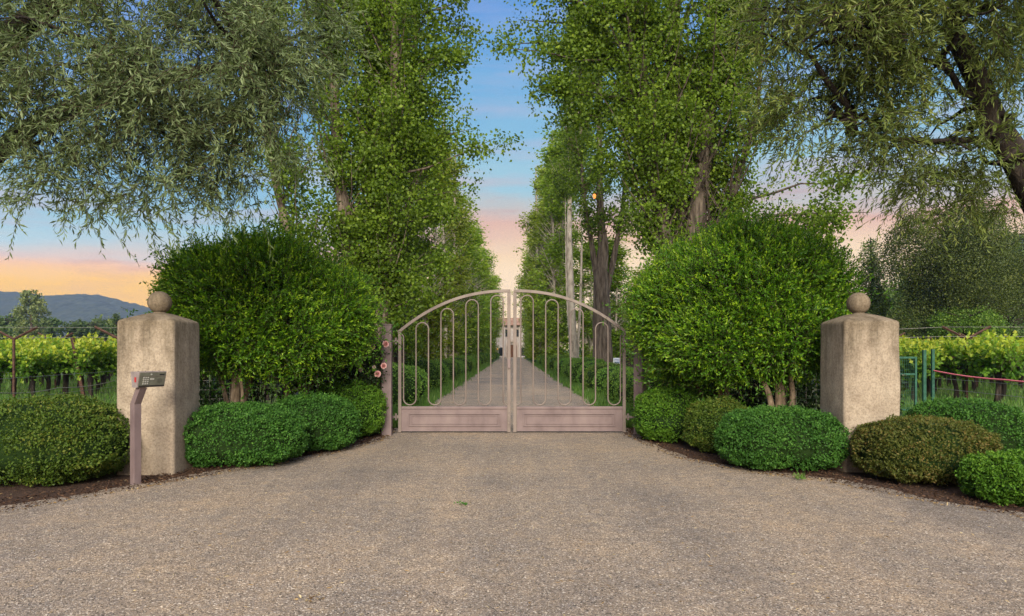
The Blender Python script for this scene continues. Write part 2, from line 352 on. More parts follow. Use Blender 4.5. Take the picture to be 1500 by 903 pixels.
# ------------------------------------------------------------------ camera
cam = bpy.data.cameras.new('camera'); co = bpy.data.objects.new('camera', cam); COL.objects.link(co)
co.location = (0, 0, 1.5); co.rotation_euler = (R(90), 0, 0)
cam.lens = 24; cam.sensor_width = 36; cam.shift_y = 0.041; cam.clip_start = 0.05; cam.clip_end = 6000
scene.camera = co
EYE = 1.5

# ------------------------------------------------------------------ ground
def sheet(name, poly, z, m, label=None, kind='structure'):
    g = Geo(); g.add([(x, y, z) for x, y in poly], [list(range(len(poly)))], 0)
    return struct(g.build(name, m), label, kind)

sheet('ground', [(-3000, -300), (3000, -300), (3000, 3000), (-3000, 3000)], 0.0, M['grass_ground'])
def wiggle(pts, amp, n=8, seed=0):
    out = []
    for (a, b) in zip(pts[:-1], pts[1:]):
        for i in range(n):
            t = i/n; x = a[0]+(b[0]-a[0])*t; y = a[1]+(b[1]-a[1])*t
            out.append((x+amp*mnoise.noise(Vector((x*1.7, y*1.7, seed))), y+amp*mnoise.noise(Vector((x*1.7, y*1.7, seed+9)))))
    out.append(pts[-1]); return out
left_edge = [(-14, -2), (-9.5, 4.2), (-6.9, 5.75), (-4.85, 6.5), (-4.15, 7.55), (-3.85, 8.15), (-2.95, 9.5), (-2.3, 11.2), (-2.25, 12.3)]
right_edge = [(2.25, 12.3), (2.15, 11.4), (2.45, 9.4), (3.1, 8.4), (3.75, 7.85), (4.3, 6.65), (4.9, 6.0), (6.6, 5.3), (9.5, 4.2), (14, -2)]
fore = [(-40, -2)]+wiggle(left_edge, 0.10, 8, 1)+wiggle(right_edge, 0.10, 8, 2)+[(40, -2), (40, -60), (-40, -60)]
sheet('forecourt_road', fore[::-1], 0.012, M['gravel'])
av_l = wiggle([(-2.25, 12.3), (-2.2, 30), (-2.2, 60), (-2.2, 138)], 0.12, 40, 3)
av_r = wiggle([(2.2, 138), (2.2, 60), (2.2, 30), (2.25, 12.3)], 0.12, 40, 4)
sheet('driveway_road', (av_l+av_r)[::-1], 0.012, M['gravel'])
bedl = wiggle([(-12, 5.2), (-7.2, 5.45), (-4.72, 6.22), (-4.0, 7.4), (-3.65, 8.0), (-2.75, 9.4), (-2.15, 11.1), (-2.1, 12.6)], 0.08, 8, 5)
sheet('mulch_bed_ground', ([(-2.1, 13.5), (-5.5, 11.2), (-6.5, 8.6), (-12, 7.6)]+bedl), 0.006, M['mulch'])
bedr = wiggle([(2.1, 12.6), (2.05, 11.3), (2.3, 9.3), (2.95, 8.3), (3.6, 7.7), (4.15, 6.55), (4.8, 5.85), (6.6, 5.2), (9.5, 4.0)], 0.08, 8, 6)
sheet('mulch_bed_ground', (bedr+[(11, 9), (6.5, 10.2), (5.5, 11.2), (2.1, 13.5)]), 0.006, M['mulch'])
sheet('vineyard_track_path', [(9.3, 9.5), (14, 9.5), (14.5, 15.5), (9.6, 15.2)], 0.004, M['soil'])

# mulch chips and leaf litter on the ground: nobody could count them
def bed_points(edge, n, inward):
    e = np.array(edge); i = rng.integers(0, len(e)-1, n); t = rng.random(n)[:, None]
    return e[i]*(1-t)+e[i+1]*t+np.array(inward)*rng.random(n)[:, None]
g = Geo()
for edge, inw in ((bedl, (-0.25, 0.7)), (bedr, (0.25, 0.7))):
    p = bed_points(edge, 5000, inw)+rng.normal(0, 0.05, (5000, 2))
    P = np.c_[p, 0.012+0.02*rng.random(len(p))]; D = unit(len(P)); D[:, 2] *= 0.25
    V, F = leaves(P, D, rng.uniform(0.015, 0.05, len(P)), rng.uniform(0.006, 0.018, len(P)))
    g.add(V, F, 0, np.repeat(rng.random(len(P)), 4))
m_chip = leaf_mat('bark_chip', (0.02, 0.011, 0.008), (0.055, 0.03, 0.018), (0.11, 0.065, 0.04), 0.0, 0.9, 0.1)
struct(g.build('mulch_chips', m_chip), 'dark brown bark chips along the edge of the beds', 'stuff')
g = Geo()
n = 2600
P = np.c_[rng.normal(0, 3.4, n), rng.uniform(3.6, 13, n), np.full(n, 0.016)]
D = unit(n); D[:, 2] = np.abs(D[:, 2])*0.15
V, F = leaves(P, D, rng.uniform(0.012, 0.05, n), rng.uniform(0.003, 0.009, n)); g.add(V, F, 0, np.repeat(rng.random(n), 4))
for edge in (bedl, bedr):
    p = bed_points(edge, 500, (0, -0.12)); P = np.c_[p, np.full(500, 0.018)]; D = unit(500); D[:, 2] = np.abs(D[:, 2])*0.2
    V, F = leaves(P, D, rng.uniform(0.015, 0.045, 500), rng.uniform(0.006, 0.016, 500)); g.add(V, F, 0, np.repeat(rng.random(500)*0.8, 4))
struct(g.build('leaf_litter', M['litter']), 'dry leaf bits and straw scattered over the gravel', 'stuff')
# loose pebbles proud of the gravel close by
g = Geo(); n = 9000
yy = 3.4+6.5*rng.random(n)**1.7; xx = rng.uniform(-1, 1, n)*(0.8*yy+0.3)
oct_v = np.array([[1,0,0],[0,1,0],[-1,0,0],[0,-1,0],[0,0,1.0],[0,0,-1.0]]); oct_f = np.array([[0,1,4],[1,2,4],[2,3,4],[3,0,4],[1,0,5],[2,1,5],[3,2,5],[0,3,5]])
keep = np.ones(n, bool)
lx = np.interp(yy, [4.2, 5.75, 6.5, 7.55, 8.15, 9.5, 11.2], [-9.5, -6.9, -4.85, -4.15, -3.85, -2.95, -2.3])
rx = np.interp(yy, [4.2, 5.3, 6.0, 6.65, 7.85, 8.4, 9.4, 11.4], [9.5, 6.6, 4.9, 4.3, 3.75, 3.1, 2.45, 2.15])
keep = (xx > lx) & (xx < rx); xx, yy = xx[keep], yy[keep]; n = len(xx)
sz = rng.uniform(0.0025, 0.0065, (n, 3)); sz[:, 2] *= 0.7; a = rng.random(n)*6.28
ca, sa = np.cos(a), np.sin(a)
vx = oct_v[None]*sz[:, None]+rng.normal(0, 0.0012, (n, 6, 3))
V = np.stack([vx[..., 0]*ca[:, None]-vx[..., 1]*sa[:, None]+xx[:, None], vx[..., 0]*sa[:, None]+vx[..., 1]*ca[:, None]+yy[:, None], vx[..., 2]+0.014], -1)
g.add(V.reshape(-1, 3), (oct_f[None]+6*np.arange(n)[:, None, None]).reshape(-1, 3), 0, np.repeat(rng.random(n), 6))
m_peb = leaf_mat('pebble', (0.06, 0.055, 0.05), (0.19, 0.155, 0.12), (0.42, 0.38, 0.33), 0.0, 0.8, 0.2)
struct(g.build('loose_gravel', m_peb), 'loose pebbles on the gravel forecourt', 'stuff')

# ------------------------------------------------------------------ gate pillars
def pillar(loc, label):
    t = thing('gate_pillar', label, 'pillar', loc)
    w = 0.345
    cr = 0.042; k = 5
    base = []
    for cx, cy, a0 in ((w-cr, w-cr, 0), (-w+cr, w-cr, 90), (-w+cr, -w+cr, 180), (w-cr, -w+cr, 270)):
        for i in range(k+1):
            a = R(a0+90*i/k); base.append((cx+cr*math.cos(a), cy+cr*math.sin(a)))
    base = np.array(base); n = len(base)
    prof = [(-0.05, 1.02)]+[(z, 1.0+0.012*(1-z/1.8)) for z in np.linspace(0.02, 1.76, 16)]+[(1.815, 1.0), (1.838, 0.992), (1.852, 0.972), (1.862, 0.94), (1.885, 0.83), (1.91, 0.69), (1.935, 0.52), (1.955, 0.33), (1.965, 0.15)]
    V = []
    for z, s in prof:
        for x, y in base:
            q = s if z < 1.8 else s
            px, py = x*q, y*q
            if z > 1.87:
                rr = math.hypot(px, py); f = (z-1.87)/0.095*0.9
                c = w*s*1.08; px = px*(1-f)+px/max(rr, 1e-6)*c*f; py = py*(1-f)+py/max(rr, 1e-6)*c*f
            d = 0.006*mnoise.noise(Vector((px*3+loc[0], py*3, z*2.2)))
            V.append((px*(1+d*3), py*(1+d*3), z+d*0.6))
    V = np.array(V); m_ = len(prof)
    idx = np.arange(m_*n).reshape(m_, n)
    F = np.stack([idx[:-1], np.roll(idx[:-1], -1, 1), np.roll(idx[1:], -1, 1), idx[1:]], -1).reshape(-1, 4)
    g = Geo(); g.add(V, F, 0, None, True); g.add(V[-n:], [list(range(n))], 0, None, True)
    g.build('shaft', M['stucco'], t)
    # ball finial with a short neck
    prof = [(0.075, 1.955), (0.07, 1.975)]+[(0.139*math.sin(R(a)), 2.092-0.139*math.cos(R(a))) for a in range(28, 181, 8)]
    sg = 28; V = []
    for r, z in prof:
        for i in range(sg):
            a = 2*math.pi*i/sg; d = 1+0.03*mnoise.noise(Vector((math.cos(a)*2+loc[0], math.sin(a)*2, z*9)))
            V.append((r*d*math.cos(a), r*d*math.sin(a), z))
    m_ = len(prof); idx = np.arange(m_*sg).reshape(m_, sg)
    F = np.stack([idx[:-1], np.roll(idx[:-1], -1, 1), np.roll(idx[1:], -1, 1), idx[1:]], -1).reshape(-1, 4)
    g = Geo(); g.add(V, F, 0, None, True); g.build('ball_finial', M['stucco'], t)
    return t
pillar((-4.385, 8.50, 0), 'weathered beige stucco gate pillar with ball finial, behind the keypad post')
pillar((4.405, 8.68, 0), 'weathered beige stucco gate pillar with ball finial, beside the bronze clipped bush')

# ------------------------------------------------------------------ intercom keypad on a bent post
def keypad():
    n_ = np.array([0.857, -0.515, 0.0]); t_ = np.array([0.515, 0.857, 0.0]); z_ = np.array([0, 0, 1.0])
    ax = np.stack([n_, t_, z_])
    root = thing('intercom_post', 'slim mauve post with grey keypad intercom in front of the stucco pillar', 'intercom', (-4.19, 7.60, 0))
    w = 0.041
    def ring(c): return [np.asarray(c)+n_*a*w+t_*b*w for a, b in ((-1, -1), (1, -1), (1, 1), (-1, 1))]
    def loft(rings, m, name):
        V = np.array(rings).reshape(-1, 3); k = len(rings); F = []
        for i in range(k-1):
            for j in range(4):
                F.append([4*i+j, 4*i+(j+1) % 4, 4*i+4+(j+1) % 4, 4*i+4+j])
        F.append([3, 2, 1, 0]); F.append([4*k-4, 4*k-3, 4*k-2, 4*k-1])
        g = Geo(); g.add(V, F, 0); return g.build(name, m, root, 0.004)
    up = np.array([0, 0, 1.0])
    loft([ring(up*-0.05), ring(up*0.90), ring(up*1.085+n_*0.115)], M['mauve'], 'post')
    # housing: side profile in (n, z), pushed along t
    c = n_*0.115+t_*0.075
    prof = [(-0.045, 1.088), (0.050, 1.088), (0.098, 1.262), (-0.075, 1.262)]
    V = [c+n_*p[0]+up*p[1]+t_*s for s in (-0.155, 0.155) for p in prof]
    g = Geo(); g.add(V, [[0, 1, 2, 3], [7, 6, 5, 4]], 0); g.add(V, [[0, 4, 5, 1], [1, 5, 6, 2], [2, 6, 7, 3], [3, 7, 4, 0]], 0)
    hs = g.build('housing', M['box_side'], root, 0.003)
    fa = nrm(np.array([0.048*1, 0.174])); fdir = n_*fa[0]+up*fa[1]; fn = n_*fa[1]-up*fa[0]
    def on_face(a, b, out=0.0): return c+n_*0.050+up*1.088+fdir*b+t_*a+fn*out
    def plate(a0, a1, b0, b1, out, th, m, name, par):
        mid = on_face((a0+a1)/2, (b0+b1)/2, out+th/2)
        g = Geo(); g.box(mid, (th, a1-a0, b1-b0), axes=np.stack([fn, t_, fdir])); return g.build(name, m, par, 0.0015)
    pl = plate(-0.148, 0.148, 0.008, 0.172, 0.0, 0.006, M['box_metal'], 'front_panel', root)
    g = Geo()
    for i in range(3):
        for j in range(4):
            g.box(on_face(-0.10+i*0.024, 0.045+j*0.023, 0.009), (0.006, 0.015, 0.014), axes=np.stack([fn, t_, fdir]))
    g.build('keypad_button', M['key'], pl)
    plate(0.075, 0.13, 0.138, 0.152, 0.006, 0.003, M['black'], 'card_slot', pl)
    plate(-0.145, 0.145, 0.009, 0.024, 0.006, 0.003, M['black'], 'bottom_lip', pl)
    plate(-0.03, 0.02, 0.085, 0.105, 0.006, 0.003, M['key'], 'display_window', pl)
    plate(-0.146, 0.146, 0.125, 0.129, 0.006, 0.002, M['steel'], 'seam', pl)
    for i in range(4):
        g = Geo(); q = c+n_*(0.01)+t_*(-0.12+0.08*i)
        V, F = tubes(np.array([[q+up*1.26, q+up*1.269]]), np.full((1, 2), 0.007), 8); g.add(V, F); g.add(V[8:], [list(range(8))]); g.build('lid_screw', M['steel'], hs)
    V, F = tubes(np.array([[on_face(-0.02, 0.15, 0.005), on_face(-0.02, 0.15, 0.011)]]), np.full((1, 2), 0.009), 12)
    g = Geo(); g.add(V, F); g.add(V[-12:], [list(range(12))]); g.build('camera_lens', M['key'], pl)
    g = Geo(); g.box(c+n_*0.02+up*1.175-t_*0.157, (0.03, 0.003, 0.055), axes=ax); g.build('red_sticker', M['red'], hs)
    # speaker holes
    g = Geo()
    for i in range(5):
        for j in range(5):
            if (i-2)**2+(j-2)**2 > 5: continue
            g.box(on_face(0.06+i*0.012, 0.05+j*0.012, 0.0065), (0.002, 0.005, 0.005), axes=np.stack([fn, t_, fdir]))
    g.build('speaker_grille', M['black'], pl)
keypad()

# ------------------------------------------------------------------ the gate
YG = 12.30
def topz(x):                       # underside of arched rail: falls off from the middle
    return 2.545-0.745*(abs(x)/2.045)**2.3
def gate_leaf(s, label):
    """s=-1 hung on the rose side, s=+1 on the other"""
    root = thing('gate_leaf', label, 'gate', (s*2.05, YG, 0))
    def X(x): return s*x-s*2.05     # x measured from the middle
    root_loc = np.array([s*2.05, YG, 0])
    # arched top rail
    xs = np.linspace(0.03, 2.05, 30)
    P = np.array([[X(x), 0, topz(x)+0.02] for x in xs])
    g = Geo(); n = len(xs); V = []
    T = nrm(np.gradient(P, axis=0))
    for p, t in zip(P, T):
        nn = np.array([-t[2], 0, t[0]]);  nn = nn if nn[2] > 0 else -nn
        for a, b in ((-1, -1), (1, -1), (1, 1), (-1, 1)):
            V.append(p+np.array([0, 1, 0])*a*0.032+nn*b*0.026)
    F = []
    for i in range(n-1):
        for j in range(4): F.append([4*i+j, 4*i+(j+1) % 4, 4*i+4+(j+1) % 4, 4*i+4+j])
    F += [[3, 2, 1, 0], [4*n-4, 4*n-3, 4*n-2, 4*n-1]]
    g.add(V, F); g.build('top_rail', M['bar_paint'], root, 0.004)
    # stiles
    g = Geo(); g.box((X(2.02), 0, (0.02+topz(2.02))/2), (0.055, 0.055, topz(2.02)-0.02)); g.build('hinge_stile', M['bar_paint'], root, 0.004)
    zt = topz(0.05)-0.008
    g = Geo(); g.box((X(0.055 if s < 0 else 0.052), 0, (0.02+zt)/2), (0.06, 0.058, zt-0.02)); g.build('meeting_stile', M['bar_paint'], root, 0.004)
    # bottom panel with raised mouldings
    xc, wd = X((0.085+1.992)/2), 1.992-0.085
    g = Geo(); g.box((xc, 0, 0.24), (wd, 0.036, 0.40)); pn = g.build('bottom_panel', M['mauve'], root, 0.003)
    g = Geo(); g.box((xc, 0, 0.462), (wd, 0.075, 0.045)); g.build('middle_rail', M['mauve'], root, 0.005)
    def frame(x0, x1, z0, z1, wdt, y, th, name):
        g = Geo()
        for c, sz in ((((x0+x1)/2, y, z0+wdt/2), (x1-x0, th, wdt)), (((x0+x1)/2, y, z1-wdt/2), (x1-x0, th, wdt)),
                      ((x0+wdt/2, y, (z0+z1)/2), (wdt, th, z1-z0-2*wdt)), ((x1-wdt/2, y, (z0+z1)/2), (wdt, th, z1-z0-2*wdt))):
            g.box(c, sz)
        g.build(name, M['mauve'], pn, 0.003)
    x0, x1 = sorted((X(0.20), X(1.86)))
    frame(x0, x1, 0.125, 0.365, 0.022, -0.028, 0.022, 'moulding')
    frame(x0+0.05, x1-0.05, 0.165, 0.325, 0.012, -0.024, 0.014, 'inner_moulding')
    x0, x1 = sorted((X(0.085), X(1.992)))
    g = Geo(); g.box((xc, -0.026, 0.055), (wd, 0.018, 0.03)); g.build('bottom_strip', M['mauve'], pn, 0.003)
    # one serpentine bar: arches and U-bends
    bars = [0.158+0.2245*i for i in range(9)]      # from the middle outwards: 0.188 ... 1.976-
    bars = [b for b in bars if b < 1.99]
    path = [(0.085, 0.56)]
    zb = 0.51; r = 0.11175
    path = []
    # starts at the middle with a quarter bend at the bottom
    for a in np.linspace(-90, 0, 5): path.append((0.158-0.07+0.07*math.cos(R(a)), zb+0.07+0.07*math.sin(R(a))))
    up = True
    for i, b in enumerate(bars[:-1]):
        nb = bars[i+1]; c = (b+nb)/2; rr = (nb-b)/2
        if i % 2 == 0:   # arch at the top
            ztop = topz(nb)-0.045-rr if True else 0
            for a in np.linspace(180, 0, 13): path.append((c+rr*math.cos(R(a)), ztop+rr*math.sin(R(a))))
        else:            # U at the bottom
            for a in np.linspace(180, 360, 13): path.append((c+rr*math.cos(R(a)), zb+rr+rr*math.sin(R(a))))
    b = bars[-1]
    # the last bar bends into the hinge stile at the top
    end_top = topz(1.99)-0.10
    if len(bars) % 2 == 1:
        for a in np.linspace(180, 90, 6): path.append((b+0.09+0.09*math.cos(R(a)), end_top-0.03+0.09*math.sin(R(a))))
    P = [(X(x), 0, z) for x, z in path]
    # dense straight runs keep the tube even
    Q = [P[0]]
    for p in P[1:]:
        q = np.array(Q[-1]); d = np.linalg.norm(np.array(p)-q)
        for k in range(1, int(d/0.25)+1): Q.append(tuple(q+(np.array(p)-q)*k/(int(d/0.25)+1)))
        Q.append(p)
    P = np.array(Q); T = nrm(np.gradient(P, axis=0)); A = np.array([0, 1.0, 0]); B = np.cross(T, A)
    sg = 8; ang = np.arange(sg)*2*math.pi/sg
    V = P[:, None]+0.0125*(A[None, None]*np.cos(ang)[None, :, None]+B[:, None]*np.sin(ang)[None, :, None])
    idx = np.arange(len(P)*sg).reshape(len(P), sg)
    F = np.stack([idx[:-1], np.roll(idx[:-1], -1, 1), np.roll(idx[1:], -1, 1), idx[1:]], -1).reshape(-1, 4)
    g = Geo(); g.add(V, F, 0, None, True); g.build('serpentine_bar', M['bar_paint'], root)
    for zh in (1.66, 0.30):
        g = Geo(); V, F = tubes(np.array([[(X(2.085), -0.04, zh-0.06), (X(2.085), -0.04, zh+0.06)]]), np.full((1, 2), 0.022), 10); g.add(V, F, 0, None, True)
        g.box((X(2.06), -0.03, zh), (0.05, 0.02, 0.05)); g.box((X(2.13), -0.06, zh), (0.10, 0.02, 0.04))
        g.build('hinge', M['steel'], root)
    if s < 0:
        g = Geo(); g.box((X(0.055), -0.045, 1.25), (0.05, 0.03, 0.16)); g.build('lock_box', M['mauve'], root, 0.003); g = Geo(); g.box((X(0.055), -0.042, 0.28), (0.03, 0.025, 0.22)); g.build('drop_bolt', M['steel'], root, 0.003)
    return root
gate_leaf(-1, 'mauve iron driveway gate leaf with serpentine bars, hung beside the pink roses')
gate_leaf(1, 'mauve iron driveway gate leaf with serpentine bars, hung on the post without roses')

def gate_post(loc, rz, label, h):
    t = thing('gate_post', label, 'post', loc, rz)
    g = Geo(); g.box((0, 0, h/2-0.02), (0.17, 0.17, h+0.04)); g.build('shaft', M['mauve'], t, 0.006)
    g = Geo(); g.box((0, 0, h+0.008+0.006), (0.178, 0.178, 0.02)); g.build('cap', M['bar_paint'], t, 0.005)
    return t
gate_post((-2.19, 11.96, 0), R(3), 'square mauve steel gate post with pink roses leaning on it', 1.93)
gate_post((2.245, 11.96, 0), R(-38), 'square mauve steel gate post standing clear of the big shrub, no roses', 1.92)

# ------------------------------------------------------------------ clipped boxwoods
def lump(d, seed, amp):
    return np.array([1+amp*(mnoise.noise(Vector((x*1.6+seed, y*1.6, z*1.6)))+0.5*mnoise.noise(Vector((x*4+seed, y*4, z*4)))) for x, y, z in d])
def boxwood_geo(rx, ry, h, n, leaf, seed, amp=0.07, clump=0.042):
    """closed inner body plus a clipped skin of small leaves; flattened ball sitting on the ground"""
    r = np.random.default_rng(seed)
    cz = h*0.42
    def surf(d):
        p = np.sign(d)*np.abs(d)**np.where(d[:, 2:3] < 0, 0.62, 0.80)
        p = p/np.maximum((np.abs(p)**2.5).sum(1)**(1/2.5), 1e-6)[:, None]
        l = lump(d, seed*3.1, amp)[:, None]
        q = p*l*np.array([rx, ry, 1.0]); q[:, 2] = np.where(p[:, 2] > 0, p[:, 2]*(h-cz), p[:, 2]*cz)*l[:, 0]+cz
        q[:, 2] = np.maximum(q[:, 2], 0.01)
        return q
    g = Geo()
    lat, lon = 18, 28
    dirs = np.array([[math.cos(2*math.pi*j/lon)*math.sin(math.pi*(i+0.5)/lat), math.sin(2*math.pi*j/lon)*math.sin(math.pi*(i+0.5)/lat), math.cos(math.pi*(i+0.5)/lat)] for i in range(lat) for j in range(lon)])
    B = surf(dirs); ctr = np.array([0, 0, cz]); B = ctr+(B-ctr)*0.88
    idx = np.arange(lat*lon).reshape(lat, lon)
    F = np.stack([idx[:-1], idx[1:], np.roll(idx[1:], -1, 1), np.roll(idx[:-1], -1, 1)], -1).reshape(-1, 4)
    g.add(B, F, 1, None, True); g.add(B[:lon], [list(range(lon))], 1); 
    d = unit(n, r); d = d[d[:, 2] > -0.86]
    P = surf(d); m = len(P)
    # small tufts: noise pushes leaves in and out
    dep = np.array([mnoise.noise(Vector((x*9+seed, y*9, z*9)))+0.6*mnoise.noise(Vector((x*19+seed, y*19, z*19))) for x, y, z in P])
    off = clump*1.3*dep-0.02+r.normal(0, 0.014, m)
    hole = np.array([mnoise.noise(Vector((x*5+seed*7, y*5, z*5))) for x, y, z in P]); kp = (hole < 0.47) | (r.random(m) < 0.25)
    P = P[kp]; dep = dep[kp]; off = off[kp]; m = len(P)
    out = nrm(P-ctr)
    P = P+out*off[:, None]
    P[:, 2] = np.maximum(P[:, 2], 0.01)
    D = out*0.35+unit(m, r)*0.9+np.array([0, 0, 0.2])
    L = leaf*r.uniform(0.75, 1.3, m)
    st = r.random(m) < 0.03; P = P+out*(st*r.uniform(0.01, 0.05, m))[:, None]
    V, F = leaves(P-D*0.3*L[:, None], D, L, L*0.68, r)
    patch = np.array([mnoise.noise(Vector((x*2.3+seed*2, y*2.3, z*2.3))) for x, y, z in P])
    tint = np.clip(0.45+0.28*patch+0.15*dep+r.normal(0, 0.22, m), 0, 1)
    g.add(V, F, 0, np.repeat(tint, 4))
    return g
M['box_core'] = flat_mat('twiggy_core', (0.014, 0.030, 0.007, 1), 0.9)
def boxwood(u0, u1, vtop, vbot, yc, m, label, n=15000, leaf=0.024, ry=None, amp=0.07, seed=1, h=None):
    k = yc/1000
    rx = (u1-u0)/2*k; x = ((u0+u1)/2-750)*k
    h = h or EYE-(vtop-513)*k
    o = boxwood_geo(rx, ry or rx*0.9, h, n, leaf, seed, amp).build('boxwood_bush', [m, M['box_core']])
    o.location = (x, yc, 0)
    return tag(o, label, 'bush', 'clipped boxwood bushes in the entrance beds')
boxwood(-55, 193, 586, 727, 7.95, M['box_c'], 'large olive green clipped boxwood on the keypad side, left of the intercom post', 36000, 0.03, 0.85, 0.10, 11)
boxwood(258, 446, 592, 695, 9.0, M['box_a'], 'broad dark green clipped boxwood touching the stucco pillar behind the keypad', 30000, 0.029, 0.68, 0.05, 12)
boxwood(397, 523, 577, 671, 10.2, M['box_a'], 'middle of the three green boxwoods between the keypad pillar and the gate', 22000, 0.029, 0.62, 0.05, 13)
boxwood(457, 565, 556, 645, 11.75, M['box_b'], 'light green clipped boxwood beside the gate post with pink roses', 22000, 0.031, 0.62, 0.05, 14)
boxwood(930, 1040, 566, 652, 11.25, M['box_b'], 'light green clipped boxwood beside the gate post without roses', 22000, 0.031, 0.62, 0.06, 15)
boxwood(1004, 1098, 583, 668, 10.1, M['box_c'], 'small olive green clipped boxwood between two greener ones', 17000, 0.029, 0.5, 0.06, 16)
boxwood(1052, 1234, 597, 700, 8.7, M['box_a'], 'broad deep green clipped boxwood in front of the pillar, beside the small olive one', 30000, 0.029, 0.66, 0.045, 17)
boxwood(1258, 1450, 613, 722, 7.85, M['box_d'], 'bronze brown tinged clipped boxwood in front of the pillar', 30000, 0.028, 0.62, 0.06, 18)
boxwood(1338, 1494, 587, 665, 9.3, M['box_a'], 'dark green clipped boxwood behind the bronze one', 20000, 0.031, 0.7, 0.09, 19)
boxwood(1421, 1545, 665, 755, 6.75, M['box_b'], 'bright green clipped boxwood cut by the picture edge, nearest the road', 24000, 0.026, 0.42, 0.05, 20)

# the rows along the drive
row_src = []
for k in range(3):
    o = boxwood_geo(0.80, 0.74, 1.12, 5200, 0.045, 40+k, 0.10).build('boxwood_bush', [M['box_row'], M['box_core']])
    row_src.append(tag(o, 'x', 'bush', 'boxwoods along the drive'))
used = set()
def place(srcs, k, loc, rz, s, label, group=None):
    o = srcs[k % len(srcs)]
    if o.name not in used:
        used.add(o.name); o.location = loc; o.rotation_euler = (0, 0, rz); o.scale = s if isinstance(s, tuple) else (s, s, s)
        if label: o['label'] = label
        if group: o['group'] = group
        return o
    return dup(o, loc, rz, s, label, group)
i = 0
for side, word in ((-1, 'rose'), (1, 'sign')):
    y = 14.6 if side < 0 else 14.2; k = 0
    while y < 134:
        if k < 8:
            lb = f'{ORD[k]} clipped boxwood behind the gate on the {"rose" if side < 0 else "white sign"} side of the drive'
        else:
            lb = 'small distant clipped boxwood far down the %s row beside the drive' % ('left' if side < 0 else 'right')
        s = rng.uniform(0.88, 1.08)
        place(row_src, i, (side*(3.2+rng.uniform(-0.12, 0.12)), y, 0), rng.uniform(0, 6.28), (s, s, s*rng.uniform(0.92, 1.05)), lb, 'boxwoods along the drive, %s row' % ('left' if side < 0 else 'right'))
        y += rng.uniform(2.1, 2.5)*(1 if y < 60 else 1.25); i += 1; k += 1

# grass strips between the drive and the boxwoods, and under the vines
def blades(P, h, w, r):
    D = unit(len(P), r)*0.35; D[:, 2] = 1
    return leaves(P, D, h*r.uniform(0.6, 1.3, len(P)), w, r, 0.0, 0.15, 0.35)
g = Geo()
for side in (-1, 1):
    n = 14000; y = 13+60*rng.random(n)**2.0; x = side*(2.55+rng.normal(0, 0.17, n)+0.08*np.sin(y*1.3))
    hh = 0.10+0.13*np.clip(np.array([mnoise.noise(Vector((a*2, b*0.8, 3))) for a, b in zip(x, y)])+0.5, 0.1, 1.2)
    V, F = blades(np.c_[x, y, np.zeros(n)], hh*1.25, 0.012+0.0006*y, rng); g.add(V, F, 0, np.repeat(rng.random(n), 4))
struct(g.build('verge_grass', M['grass']), 'fresh green grass and ground cover along both edges of the drive', 'stuff')
g = Geo()
n = 16000
for side in (-1, 1):
    y = 12+26*rng.random(n)**1.5; x = side*(8.5+rng.random(n)*0.55*y)
    hh = 0.12+0.16*np.clip(np.array([mnoise.noise(Vector((a*0.8, b*0.8, 7))) for a, b in zip(x, y)])+0.4, 0, 1.2)
    V, F = blades(np.c_[x, y, np.zeros(n)], hh, 0.014+0.0005*y, rng); g.add(V, F, 0, np.repeat(rng.random(n), 4))
struct(g.build('vineyard_grass', M['grass']), 'loose green grass under the vines and along the fences', 'stuff')

# ------------------------------------------------------------------ big loose shrubs over the beds
def ell_points(ells, n, r, shell=0.3):
    """points spread through the outer shell of a union of ellipsoids, with their outward directions"""
    vol = np.array([e[3]*e[4]*e[5] for e in ells])**(0.7); vol = vol/vol.sum()
    k = r.choice(len(ells), n*2, p=vol); E = np.array(ells)
    d = unit(n*2, r); rad = 1-shell*r.random(n*2)**1.3
    wob = np.array([mnoise.noise(Vector((a*1.9+kk*3.3, b*1.9, c*1.9))) for (a, b, c), kk in zip(d, k)])
    rad = rad*(1+0.18*wob)
    P = E[k, :3]+d*rad[:, None]*E[k, 3:]
    inside = np.zeros(n*2, bool)
    for q, e in enumerate(ells):
        v = ((P-np.array(e[:3]))/np.array(e[3:]))
        inside |= ((v**2).sum(1) < (1-shell)**2) & (k != q)
    P = P[~inside][:n]; d = d[~inside][:n]; k = k[~inside][:n]
    return P, nrm(d/E[k, 3:])
def shoots(P, D, nl, length, leaf, wid, r, ang=0.8, curl=None, tw=0.003, tipbright=0.55, base_t=0.0):
    """leafy shoots: returns twig tubes and leaves, tint rises to the soft new tip leaves"""
    n = len(P); D = nrm(D)
    Ls = length*r.uniform(0.6, 1.25, n)
    curl = np.zeros(3) if curl is None else np.asarray(curl)
    s = (np.arange(nl)+0.6)/nl
    ctr = P[:, None]+D[:, None]*Ls[:, None, None]*s[None, :, None]+curl[None, None]*(Ls[:, None, None]*s[None, :, None]**2)
    t = nrm(D[:, None]+2*curl[None, None]*s[None, :, None])
    LP = ctr.reshape(-1, 3); LD = nrm(t.reshape(-1, 3)+ang*unit(n*nl, r))
    L = leaf*r.uniform(0.7, 1.2, n*nl)
    V, F = leaves(LP, LD, L, L*wid, r)
    tint = np.clip(base_t+(tipbright*s[None]**2+r.normal(0.15, 0.16, (n, 1))+r.normal(0.08, 0.10, (n, nl))).ravel(), 0, 1)
    tp = np.stack([P, ctr[:, nl//2], ctr[:, -1]], 1)
    TV, TF = tubes(tp, np.tile(np.array([tw, tw*0.7, tw*0.3]), (n, 1)), 3)
    return V, F, np.repeat(tint, 4), TV, TF

